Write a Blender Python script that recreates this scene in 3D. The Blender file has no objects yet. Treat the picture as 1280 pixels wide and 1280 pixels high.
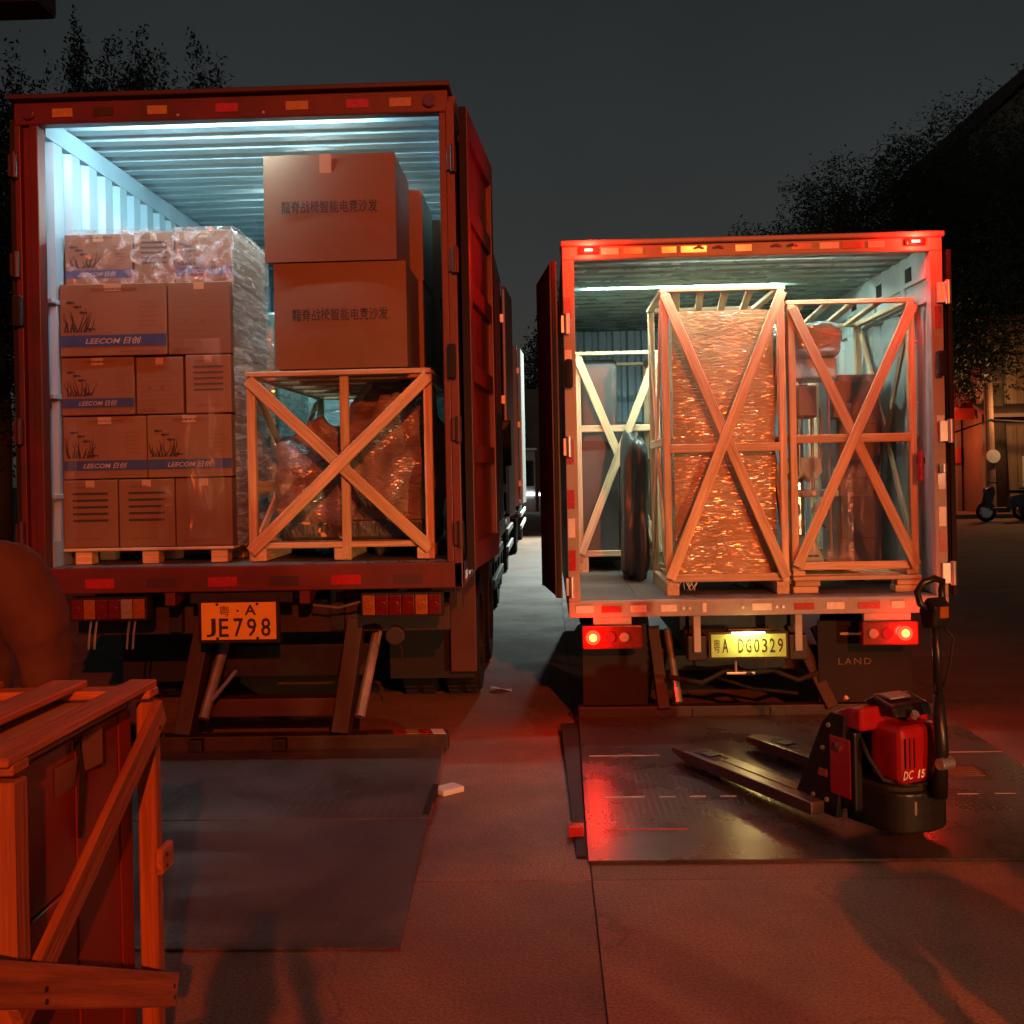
import bpy, bmesh, math, random
from mathutils import Vector, Matrix, noise
RNG = random.Random(11)
SC = bpy.context.scene
COL = SC.collection
PI = math.pi
rad = math.radians

# ------------------------------------------------------------------ camera, sky, exposure, lights
cam_data = bpy.data.cameras.new('camera')
cam = bpy.data.objects.new('camera', cam_data)
COL.objects.link(cam)
cam.location = (0, 0, 1.65)
YAW = math.atan(45 / 1330)
cam.matrix_world = Matrix.Translation((0, 0, 1.65)) @ Matrix.Rotation(YAW, 4, 'Z') @ Matrix.Rotation(PI / 2, 4, 'X') @ Matrix.Rotation(-0.02, 4, 'Z')
cam_data.sensor_width = 36
cam_data.lens = 36 * 1330 / 1280
cam_data.shift_y = -0.0375
cam_data.clip_start = 0.03
cam_data.clip_end = 600
SC.camera = cam

world = bpy.data.worlds.new('World')
SC.world = world
world.use_nodes = True
wn, wl = world.node_tree.nodes, world.node_tree.links
for n in list(wn):
    wn.remove(n)
sky = wn.new('ShaderNodeTexSky')
sky.sky_type = 'NISHITA'
sky.sun_disc = False
sky.sun_elevation = rad(14)
sky.sun_rotation = rad(180)
hs = wn.new('ShaderNodeHueSaturation')
hs.inputs['Saturation'].default_value = 0.13
hs.inputs['Value'].default_value = 0.088
bg = wn.new('ShaderNodeBackground')
bg.inputs['Strength'].default_value = 0.08
wo = wn.new('ShaderNodeOutputWorld')
wl.new(sky.outputs[0], hs.inputs['Color'])
wtc = wn.new('ShaderNodeTexCoord')
wsp = wn.new('ShaderNodeSeparateXYZ')
wl.new(wtc.outputs['Generated'], wsp.inputs[0])
wrp = wn.new('ShaderNodeValToRGB')
wrp.color_ramp.elements[0].position = 0.0
wrp.color_ramp.elements[0].color = (1.0, .93, .82, 1)
wrp.color_ramp.elements[1].position = .45
wrp.color_ramp.elements[1].color = (.76, .92, .94, 1)
wl.new(wsp.outputs['Z'], wrp.inputs[0])
wcl = wn.new('ShaderNodeTexNoise')
wcl.inputs['Scale'].default_value = 2.2
wcl.inputs['Detail'].default_value = 4
wl.new(wtc.outputs['Generated'], wcl.inputs['Vector'])
wcr = wn.new('ShaderNodeMapRange')
wcr.inputs[1].default_value = .3
wcr.inputs[2].default_value = .7
wcr.inputs[3].default_value = .84
wcr.inputs[4].default_value = 1.12
wl.new(wcl.outputs[0], wcr.inputs[0])
wm1 = wn.new('ShaderNodeVectorMath'); wm1.operation = 'MULTIPLY'
wl.new(hs.outputs[0], wm1.inputs[0]); wl.new(wrp.outputs[0], wm1.inputs[1])
wm2 = wn.new('ShaderNodeVectorMath'); wm2.operation = 'SCALE'
wl.new(wm1.outputs[0], wm2.inputs[0]); wl.new(wcr.outputs[0], wm2.inputs['Scale'])
wl.new(wm2.outputs[0], bg.inputs[0])
wl.new(bg.outputs[0], wo.inputs[0])

SC.view_settings.view_transform = 'Standard'
SC.view_settings.look = 'None'
SC.view_settings.exposure = 0
SC.view_settings.gamma = 1
SC.view_settings.use_curve_mapping = False
SC.cycles.use_denoising = True
SC.cycles.max_bounces = 8
SC.cycles.transparent_max_bounces = 24
SC.cycles.sample_clamp_indirect = 6


def lamp(name, kind, loc, power, color, radius=0.05, target=None, cone=None, blend=0.3):
    d = bpy.data.lights.new(name, kind)
    d.energy = power
    d.color = color
    d.shadow_soft_size = radius
    if kind == 'SPOT':
        d.spot_size = rad(cone)
        d.spot_blend = blend
    o = bpy.data.objects.new(name, d)
    COL.objects.link(o)
    o.location = loc
    if target:
        o.rotation_euler = (Vector(target) - Vector(loc)).to_track_quat('-Z', 'Y').to_euler()
    return o


# the orange-red lamp over the yard behind the photographer, whose light throws the photographer's own shadow
lamp('yard_light', 'SPOT', (4.2, -15.4, 8.25), 15500, (1, .115, .012), .10, (-2.2, 4.2, .6), 40, .7)
# a second, warmer and weaker yard lamp further to the side, dipped towards the ground in front of the white truck
lamp('low_yard_light', 'SPOT', (7.4, -6.8, 2.0), 3900, (1, .50, .20), .10, (.61, 5.44, .16), 25, 1.0)
# unseen cool lamp, added to light the far ground between the trucks
lamp('far_gap_fill', 'SPOT', (1.6, 27, 6.2), 7500, (.82, 1, .93), .15, (-.1, 23, 0), 84, .6)


# ------------------------------------------------------------------ materials
def new_mat(name):
    m = bpy.data.materials.new(name)
    m.use_nodes = True
    n = m.node_tree.nodes
    n.clear()
    out = n.new('ShaderNodeOutputMaterial')
    return m, n, m.node_tree.links, out


def M(name, col, rough=.5, metal=0, var=.15, vs=4, bump=.0, bs=60, stretch=(1, 1, 1), rand=0, coat=0, dirt=0, dirtcol=(.02, .015, .012), detail=5, rvar=.12, streak=0, bdist=.01, spec=.5, cracks=False, tread=0):
    m, n, l, out = new_mat(name)
    p = n.new('ShaderNodeBsdfPrincipled')
    l.new(p.outputs[0], out.inputs[0])
    p.inputs['Metallic'].default_value = metal
    p.inputs['Specular IOR Level'].default_value = spec
    if coat:
        p.inputs['Coat Weight'].default_value = coat
        p.inputs['Coat Roughness'].default_value = .12
    tc = n.new('ShaderNodeTexCoord')
    mp = n.new('ShaderNodeMapping')
    mp.inputs['Scale'].default_value = stretch
    l.new(tc.outputs['Object'], mp.inputs[0])
    oi = n.new('ShaderNodeObjectInfo')
    mu = n.new('ShaderNodeMath'); mu.operation = 'MULTIPLY'; mu.inputs[1].default_value = 37
    l.new(oi.outputs['Random'], mu.inputs[0])
    cb = n.new('ShaderNodeCombineXYZ')
    l.new(mu.outputs[0], cb.inputs[0]); l.new(mu.outputs[0], cb.inputs[1])
    ad = n.new('ShaderNodeVectorMath'); ad.operation = 'ADD'
    l.new(mp.outputs[0], ad.inputs[0]); l.new(cb.outputs[0], ad.inputs[1])
    nz = n.new('ShaderNodeTexNoise')
    nz.inputs['Scale'].default_value = vs
    nz.inputs['Detail'].default_value = detail
    nz.inputs['Roughness'].default_value = .62
    l.new(ad.outputs[0], nz.inputs['Vector'])
    mr = n.new('ShaderNodeMapRange')
    mr.inputs[1].default_value = .25; mr.inputs[2].default_value = .75
    mr.inputs[3].default_value = 1 - var; mr.inputs[4].default_value = 1 + var
    l.new(nz.outputs[0], mr.inputs[0])
    val = mr.outputs[0]
    if rand:
        r2 = n.new('ShaderNodeMapRange')
        r2.inputs[3].default_value = 1 - rand; r2.inputs[4].default_value = 1 + rand
        l.new(oi.outputs['Random'], r2.inputs[0])
        m2 = n.new('ShaderNodeMath'); m2.operation = 'MULTIPLY'
        l.new(val, m2.inputs[0]); l.new(r2.outputs[0], m2.inputs[1])
        val = m2.outputs[0]
    vm = n.new('ShaderNodeVectorMath'); vm.operation = 'SCALE'
    vm.inputs[0].default_value = col
    l.new(val, vm.inputs['Scale'])
    colout = vm.outputs[0]
    if dirt:
        nd = n.new('ShaderNodeTexNoise'); nd.inputs['Scale'].default_value = vs * .45; nd.inputs['Detail'].default_value = 8
        nd.inputs['Roughness'].default_value = .7
        l.new(ad.outputs[0], nd.inputs['Vector'])
        rr = n.new('ShaderNodeMapRange'); rr.inputs[1].default_value = .5; rr.inputs[2].default_value = .68
        rr.inputs[3].default_value = 0; rr.inputs[4].default_value = dirt
        l.new(nd.outputs[0], rr.inputs[0])
        mx = n.new('ShaderNodeMix'); mx.data_type = 'RGBA'
        l.new(rr.outputs[0], mx.inputs[0])
        l.new(colout, mx.inputs[6])
        mx.inputs[7].default_value = (*dirtcol, 1)
        colout = mx.outputs[2]
    if cracks:
        wz = n.new('ShaderNodeTexNoise'); wz.inputs['Scale'].default_value = 1.6; wz.inputs['Detail'].default_value = 6
        l.new(ad.outputs[0], wz.inputs['Vector'])
        wv = n.new('ShaderNodeVectorMath'); wv.operation = 'ADD'
        wsx = n.new('ShaderNodeVectorMath'); wsx.operation = 'SCALE'; wsx.inputs['Scale'].default_value = .8
        l.new(wz.outputs['Color'], wsx.inputs[0]); l.new(ad.outputs[0], wv.inputs[0]); l.new(wsx.outputs[0], wv.inputs[1])
        vo = n.new('ShaderNodeTexVoronoi'); vo.feature = 'DISTANCE_TO_EDGE'; vo.inputs['Scale'].default_value = .42
        l.new(wv.outputs[0], vo.inputs['Vector'])
        vr = n.new('ShaderNodeMapRange'); vr.inputs[1].default_value = 0; vr.inputs[2].default_value = .006
        vr.inputs[3].default_value = .72; vr.inputs[4].default_value = 1
        l.new(vo.outputs['Distance'], vr.inputs[0])
        gr = n.new('ShaderNodeTexNoise'); gr.inputs['Scale'].default_value = 90; gr.inputs['Detail'].default_value = 3
        l.new(ad.outputs[0], gr.inputs['Vector'])
        gm = n.new('ShaderNodeMapRange'); gm.inputs[1].default_value = .3; gm.inputs[2].default_value = .7
        gm.inputs[3].default_value = .62; gm.inputs[4].default_value = 1.38
        l.new(gr.outputs[0], gm.inputs[0])
        mm = n.new('ShaderNodeMath'); mm.operation = 'MULTIPLY'
        l.new(vr.outputs[0], mm.inputs[0]); l.new(gm.outputs[0], mm.inputs[1])
        cs = n.new('ShaderNodeVectorMath'); cs.operation = 'SCALE'
        l.new(colout, cs.inputs[0]); l.new(mm.outputs[0], cs.inputs['Scale'])
        colout = cs.outputs[0]
    l.new(colout, p.inputs['Base Color'])
    r3 = n.new('ShaderNodeMapRange')
    r3.inputs[3].default_value = max(.02, rough - rvar); r3.inputs[4].default_value = min(1, rough + rvar)
    l.new(nz.outputs[0], r3.inputs[0])
    l.new(r3.outputs[0], p.inputs['Roughness'])
    if bump:
        nb = n.new('ShaderNodeTexNoise'); nb.inputs['Scale'].default_value = bs; nb.inputs['Detail'].default_value = 4
        l.new(ad.outputs[0], nb.inputs['Vector'])
        b = n.new('ShaderNodeBump'); b.inputs['Strength'].default_value = bump; b.inputs['Distance'].default_value = bdist
        hgt = nb.outputs[0]
        if tread:
            tv = n.new('ShaderNodeTexVoronoi'); tv.inputs['Scale'].default_value = tread; tv.inputs['Randomness'].default_value = 0
            l.new(mp.outputs[0], tv.inputs['Vector'])
            tr = n.new('ShaderNodeMapRange'); tr.inputs[1].default_value = .22; tr.inputs[2].default_value = .34
            tr.inputs[3].default_value = 1.6; tr.inputs[4].default_value = 0
            l.new(tv.outputs['Distance'], tr.inputs[0])
            ta = n.new('ShaderNodeMath'); ta.operation = 'ADD'
            l.new(nb.outputs[0], ta.inputs[0]); l.new(tr.outputs[0], ta.inputs[1])
            hgt = ta.outputs[0]
        l.new(hgt, b.inputs['Height'])
        l.new(b.outputs[0], p.inputs['Normal'])
        if coat:
            l.new(b.outputs[0], p.inputs['Coat Normal'])
    return m


def EM(name, col, strength):
    m, n, l, out = new_mat(name)
    e = n.new('ShaderNodeEmission')
    e.inputs[0].default_value = (*col, 1)
    e.inputs[1].default_value = strength
    l.new(e.outputs[0], out.inputs[0])
    return m


def FILM(name, stretch=(1, 1, 6), scale=9, base=.06, streak=.5, tint=(.86, .9, .92), rough=.24, lo=.5, hi=.72, bump=1.0, dist=.02):
    """Clear stretch film: mostly transparent, with glossy creases that catch the light."""
    m, n, l, out = new_mat(name)
    tc = n.new('ShaderNodeTexCoord')
    mp = n.new('ShaderNodeMapping'); mp.inputs['Scale'].default_value = stretch
    mp.inputs['Rotation'].default_value = (.25, .35, 0)
    l.new(tc.outputs['Object'], mp.inputs[0])
    nz = n.new('ShaderNodeTexNoise'); nz.inputs['Scale'].default_value = scale; nz.inputs['Detail'].default_value = 6
    nz.inputs['Roughness'].default_value = .6; nz.inputs['Distortion'].default_value = .8
    l.new(mp.outputs[0], nz.inputs['Vector'])
    mr = n.new('ShaderNodeMapRange'); mr.inputs[1].default_value = lo; mr.inputs[2].default_value = hi
    mr.inputs[3].default_value = base; mr.inputs[4].default_value = streak
    l.new(nz.outputs[0], mr.inputs[0])
    b = n.new('ShaderNodeBump'); b.inputs['Strength'].default_value = bump; b.inputs['Distance'].default_value = dist
    l.new(nz.outputs[0], b.inputs['Height'])
    p = n.new('ShaderNodeBsdfPrincipled')
    p.inputs['Base Color'].default_value = (*tint, 1)
    p.inputs['Roughness'].default_value = rough
    p.inputs['Specular IOR Level'].default_value = .9
    p.inputs['Coat Weight'].default_value = 1
    p.inputs['Coat Roughness'].default_value = .2
    p.inputs['Coat IOR'].default_value = 1.9
    l.new(b.outputs[0], p.inputs['Normal'])
    l.new(facets(n, l, scale * 3.2, stretch, (.25, .35, .2), .7), p.inputs['Coat Normal'])
    t = n.new('ShaderNodeBsdfTransparent')
    t.inputs[0].default_value = (.97, .97, .97, 1)
    mx = n.new('ShaderNodeMixShader')
    l.new(mr.outputs[0], mx.inputs[0]); l.new(t.outputs[0], mx.inputs[1]); l.new(p.outputs[0], mx.inputs[2])
    l.new(mx.outputs[0], out.inputs[0])
    return m


def facets(n, l, scale, stretch, rot, tilt):
    """small flat facets, each leaning its own way, like creased film"""
    tc = n.new('ShaderNodeTexCoord')
    mp = n.new('ShaderNodeMapping'); mp.inputs['Scale'].default_value = stretch; mp.inputs['Rotation'].default_value = rot
    l.new(tc.outputs['Object'], mp.inputs[0])
    wz = n.new('ShaderNodeTexNoise'); wz.inputs['Scale'].default_value = scale * .22; wz.inputs['Detail'].default_value = 3
    l.new(mp.outputs[0], wz.inputs['Vector'])
    ws = n.new('ShaderNodeVectorMath'); ws.operation = 'SCALE'; ws.inputs['Scale'].default_value = 3.2 / scale
    l.new(wz.outputs['Color'], ws.inputs[0])
    wa = n.new('ShaderNodeVectorMath'); wa.operation = 'ADD'
    l.new(mp.outputs[0], wa.inputs[0]); l.new(ws.outputs[0], wa.inputs[1])
    vo = n.new('ShaderNodeTexVoronoi'); vo.inputs['Scale'].default_value = scale
    l.new(wa.outputs[0], vo.inputs['Vector'])
    sb = n.new('ShaderNodeVectorMath'); sb.operation = 'SUBTRACT'; sb.inputs[1].default_value = (.5, .5, .5)
    l.new(vo.outputs['Color'], sb.inputs[0])
    sc = n.new('ShaderNodeVectorMath'); sc.operation = 'SCALE'; sc.inputs['Scale'].default_value = tilt
    l.new(sb.outputs[0], sc.inputs[0])
    ge = n.new('ShaderNodeNewGeometry')
    ad = n.new('ShaderNodeVectorMath'); ad.operation = 'ADD'
    l.new(ge.outputs['Normal'], ad.inputs[0]); l.new(sc.outputs[0], ad.inputs[1])
    nm = n.new('ShaderNodeVectorMath'); nm.operation = 'NORMALIZE'
    l.new(ad.outputs[0], nm.inputs[0])
    return nm.outputs[0]


def WRAP(name, col, scale=26, stretch=(1, 1, 1.6), rough=.2, dist=.02, var=.35, rot=(0, .5, 0), strength=1.0, coat=1.0):
    """Something solid seen under many layers of clinging film."""
    m, n, l, out = new_mat(name)
    p = n.new('ShaderNodeBsdfPrincipled')
    l.new(p.outputs[0], out.inputs[0])
    tc = n.new('ShaderNodeTexCoord')
    mp = n.new('ShaderNodeMapping'); mp.inputs['Scale'].default_value = stretch; mp.inputs['Rotation'].default_value = rot
    l.new(tc.outputs['Object'], mp.inputs[0])
    big = n.new('ShaderNodeTexNoise'); big.inputs['Scale'].default_value = 3.0; big.inputs['Detail'].default_value = 3
    l.new(tc.outputs['Object'], big.inputs['Vector'])
    nz = n.new('ShaderNodeTexNoise'); nz.inputs['Scale'].default_value = scale; nz.inputs['Detail'].default_value = 5
    nz.inputs['Roughness'].default_value = .65; nz.inputs['Distortion'].default_value = 1.2
    l.new(mp.outputs[0], nz.inputs['Vector'])
    ms = n.new('ShaderNodeTexNoise'); ms.inputs['Scale'].default_value = scale * .3; ms.inputs['Detail'].default_value = 3
    ms.inputs['Distortion'].default_value = 2
    l.new(mp.outputs[0], ms.inputs['Vector'])
    sm = n.new('ShaderNodeMath'); sm.operation = 'MULTIPLY_ADD'; sm.inputs[1].default_value = 1.6
    l.new(ms.outputs[0], sm.inputs[0]); l.new(nz.outputs[0], sm.inputs[2])
    mr = n.new('ShaderNodeMapRange'); mr.inputs[1].default_value = .3; mr.inputs[2].default_value = .7
    mr.inputs[3].default_value = 1 - var; mr.inputs[4].default_value = 1 + var
    l.new(big.outputs[0], mr.inputs[0])
    vm = n.new('ShaderNodeVectorMath'); vm.operation = 'SCALE'; vm.inputs[0].default_value = col
    l.new(mr.outputs[0], vm.inputs['Scale'])
    l.new(vm.outputs[0], p.inputs['Base Color'])
    p.inputs['Roughness'].default_value = .4
    p.inputs['Coat Weight'].default_value = coat
    p.inputs['Coat Roughness'].default_value = rough
    p.inputs['Coat IOR'].default_value = 1.9
    b = n.new('ShaderNodeBump'); b.inputs['Strength'].default_value = strength; b.inputs['Distance'].default_value = dist
    l.new(sm.outputs[0], b.inputs['Height'])
    l.new(b.outputs[0], p.inputs['Normal'])
    l.new(facets(n, l, scale * 1.75, (stretch[0] * .8, stretch[1], stretch[2] * 1.6), rot, .66), p.inputs['Coat Normal'])
    return m


MT = dict(
    wood=M('pale_timber', (.56, .39, .22), .66, var=.36, vs=9, stretch=(.35, 6, 6), bump=.4, bs=14, rand=.22, detail=8, dirt=.45, dirtcol=(.20, .12, .06)),
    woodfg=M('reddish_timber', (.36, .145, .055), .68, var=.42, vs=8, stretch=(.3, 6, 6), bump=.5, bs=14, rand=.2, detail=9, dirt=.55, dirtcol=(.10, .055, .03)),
    woodraw=M('pale_plywood', (.36, .25, .15), .65, var=.22, vs=5, stretch=(.4, 3, 3), bump=.2, bs=20, rand=.1),
    board=M('dark_red_board', (.21, .032, .016), .42, var=.15, vs=4, bump=.08, bs=30),
    card=M('brown_cardboard', (.19, .112, .057), .68, var=.09, vs=3, bump=.12, bs=9, stretch=(1, 1, 1), rand=.18, bdist=.006, dirt=.35, dirtcol=(.12, .07, .04)),
    tape=M('packing_tape', (.46, .33, .20), .22, var=.06, vs=8),
    inkblack=M('black_print', (.025, .022, .022), .6, var=.25, vs=40),
    inkfade=M('faded_print', (.14, .085, .05), .65, var=.3, vs=30),
    inkblue=M('blue_print', (.03, .07, .20), .5, var=.2, vs=14),
    inkwhite=M('white_print', (.42, .36, .32), .5, var=.2, vs=20),
    red=M('oxide_red_paint', (.105, .011, .006), .45, var=.3, vs=3, bump=.12, bs=22, dirt=.75, dirtcol=(.045, .018, .012)),
    reddark=M('worn_dark_red_paint', (.05, .011, .008), .5, var=.25, vs=4, dirt=.5),
    white=M('white_truck_paint', (.31, .30, .28), .42, var=.14, vs=4, dirt=.6, dirtcol=(.15, .12, .095)),
    lining=M('pale_blue_lining', (.27, .39, .46), .42, var=.10, vs=2.5, bump=.06, bs=14, dirt=.25, dirtcol=(.16, .18, .18)),
    ceilpaint=M('grey_roof_sheet', (.40, .52, .57), .32, var=.18, vs=3, bump=.08, bs=12, dirt=.3, dirtcol=(.10, .12, .12)),
    lininggreen=M('grey_green_lining', (.38, .45, .43), .36, var=.15, vs=2.5, bump=.06, bs=14, dirt=.35, dirtcol=(.09, .10, .09)),
    ceilgreen=M('dull_green_roof_sheet', (.20, .26, .24), .28, var=.2, vs=3, bump=.08, bs=12, dirt=.4, dirtcol=(.07, .09, .08)),
    floor=M('worn_truck_floor', (.12, .10, .085), .55, var=.35, vs=6, stretch=(1, .4, 1), bump=.2, bs=20, dirt=.5),
    steel=M('dark_chassis_steel', (.016, .015, .0145), .5, .3, var=.4, vs=6, bump=.15, bs=30, dirt=.6, dirtcol=(.05, .03, .02)),
    rust=M('rusty_steel', (.034, .020, .015), .6, .2, var=.4, vs=8, bump=.2, bs=30, dirt=.6),
    plate=M('scuffed_lift_steel', (.10, .085, .078), .48, .3, var=.4, vs=3, bump=.5, bs=55, dirt=.7, dirtcol=(.04, .026, .02), rvar=.2, bdist=.003, tread=22),
    galv=M('galvanised_steel', (.55, .55, .53), .35, .8, var=.2, vs=8),
    rubber=M('black_rubber', (.014, .013, .013), .75, var=.3, vs=8, bump=.15, bs=25, spec=.3),
    plastic=M('black_plastic', (.012, .0115, .0115), .34, var=.25, vs=10, bump=.04, bs=60, spec=.35),
    jackred=M('glossy_red_paint', (.26, .008, .010), .26, var=.12, vs=5, coat=.4, dirt=.25, dirtcol=(.1, .01, .01)),
    retrored=M('red_reflector', (.36, .014, .014), .25, var=.15, vs=40, coat=.6),
    retrowhite=M('white_reflector', (.72, .70, .66), .25, var=.12, vs=40, coat=.6),
    retroyellow=M('yellow_reflector', (.42, .24, .04), .25, var=.12, vs=40, coat=.6),
    lensred=M('red_lamp_lens', (.11, .005, .005), .15, var=.3, vs=60, coat=1),
    lensamber=M('amber_lamp_lens', (.26, .08, .012), .15, var=.3, vs=60, coat=1),
    lensclear=M('clear_lamp_lens', (.25, .23, .22), .12, var=.2, vs=60, coat=1),
    plateyellow=M('yellow_plate', (.78, .46, .05), .4, var=.06, vs=12),
    plategreen=M('green_plate', (.34, .62, .16), .4, var=.15, vs=6),
    concrete=M('worn_concrete', (.215, .128, .090), .74, var=.38, vs=1.3, bump=.7, bs=75, dirt=.7, dirtcol=(.080, .046, .034), detail=12, rand=.10, bdist=.010, rvar=.2, cracks=True),
    subgrade=M('dark_ground', (.06, .052, .048), .85, var=.3, vs=.8, bump=.4, bs=30),
    cabinet=M('grey_cabinet', (.075, .075, .07), .4, .2, var=.15, vs=3, dirt=.3),
    machine=M('machine_grey_green', (.24, .40, .37), .4, var=.12, vs=5, dirt=.4),
    darkgoods=M('dark_packed_goods', (.06, .055, .05), .6, var=.4, vs=5, bump=.3, bs=12),
    chrome=M('bright_steel', (.7, .7, .7), .15, 1, var=.1, vs=20),
    skin=M('skin', (.42, .24, .17), .5, var=.08, vs=14, bump=.06, bs=120),
    shirt=M('dark_cotton', (.085, .045, .038), .85, var=.12, vs=6, bump=.25, bs=26),
    trousers=M('dark_denim', (.03, .035, .05), .85, var=.2, vs=12, bump=.2, bs=60),
    hair=M('black_hair', (.012, .01, .009), .55, var=.3, vs=60, bump=.4, bs=90),
    bark=M('bark', (.07, .05, .038), .9, var=.35, vs=6, bump=.6, bs=14, stretch=(1, 1, .3)),
    leaf=M('dark_foliage', (.045, .062, .030), .6, var=.4, vs=.6),
    leafdark=M('deep_foliage', (.036, .045, .026), .6, var=.4, vs=.6),
    render=M('stained_render', (.26, .20, .15), .8, var=.3, vs=.6, bump=.3, bs=6, dirt=.6, dirtcol=(.1, .07, .05)),
    tiles=M('dark_roof_tiles', (.075, .045, .038), .8, var=.3, vs=2, bump=.4, bs=10),
    timberwall=M('weathered_boards', (.20, .13, .08), .75, var=.3, vs=2, stretch=(4, 4, .4), rand=.25),
    awning=M('red_awning_cloth', (.40, .05, .035), .7, var=.2, vs=2),
    glass=M('dark_window_glass', (.02, .022, .024), .08, var=.2, vs=1),
    offwhite=M('pale_barrier', (.6, .6, .58), .5, var=.1, vs=4),
    hump=WRAP('dark_machine_under_film', (.24, .17, .145), 22, (1, 1, 2.2), .24, .011, .6, (.2, .7, 0), 1.0),
    foil=WRAP('tan_box_under_film', (.36, .23, .10), 44, (.55, 1, 1.9), .20, .006, .28, (0, .28, 0), .9),
    foildark=WRAP('dark_box_under_film', (.028, .036, .034), 14, (1.5, 1.5, .6), .18, .012, .3, (0, .1, 0), .8, .3),
    whitewrap=WRAP('pale_goods_under_film', (.28, .50, .50), 14, (1, 1, 3), .12, .012, .4, (.2, .5, 0), .8),
    film=FILM('clear_stretch_film', (1, 1, 1), 7, .035, .42, lo=.50, hi=.70),
    filmside=FILM('layered_stretch_film', (1, .55, 6), 5, .26, .85, lo=.44, hi=.62),
    filmheavy=FILM('crumpled_film', (1, 1, 1), 12, .10, .65, lo=.46, hi=.68),
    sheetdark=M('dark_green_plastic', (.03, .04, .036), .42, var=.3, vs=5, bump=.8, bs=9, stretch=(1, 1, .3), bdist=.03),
    filmmid=FILM('shiny_film', (1, 1, 1), 9, .07, .6, lo=.50, hi=.66),
    filmsoft=FILM('loose_film', (1, 1, .3), 9, .05, .30, lo=.52, hi=.75),
    led=EM('cool_led', (.50, .87, 1.0), 330),
    ledfill=EM('deep_led_fill', (.80, 1.0, .95), 700),
    ledsoft=EM('cool_led_soft', (.62, .92, 1.0), 430),
    ledthin=EM('thin_led', (.82, 1.0, .93), 170),
    ledgreen=EM('neutral_led', (.76, 1.0, .90), 430),
    redglow=EM('lit_red_marker', (1, .006, .003), 7),
    redcore=EM('lit_marker_diode', (1, .22, .14), 9),
    tailglow=EM('lit_tail_lamp', (1, .02, .008), 7),
    tailcore=EM('lit_tail_bulb', (1, .26, .03), 9),
    plateglow=EM('plate_bulb', (1, .70, .30), 45),
    farglow=EM('far_white_tube', (.85, .95, 1), 6),
    signglow=EM('far_red_sign', (1, .10, .03), 2.0),
)


# ------------------------------------------------------------------ mesh helpers
def V(*a):
    return Vector(a if len(a) > 1 else a[0])


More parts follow.
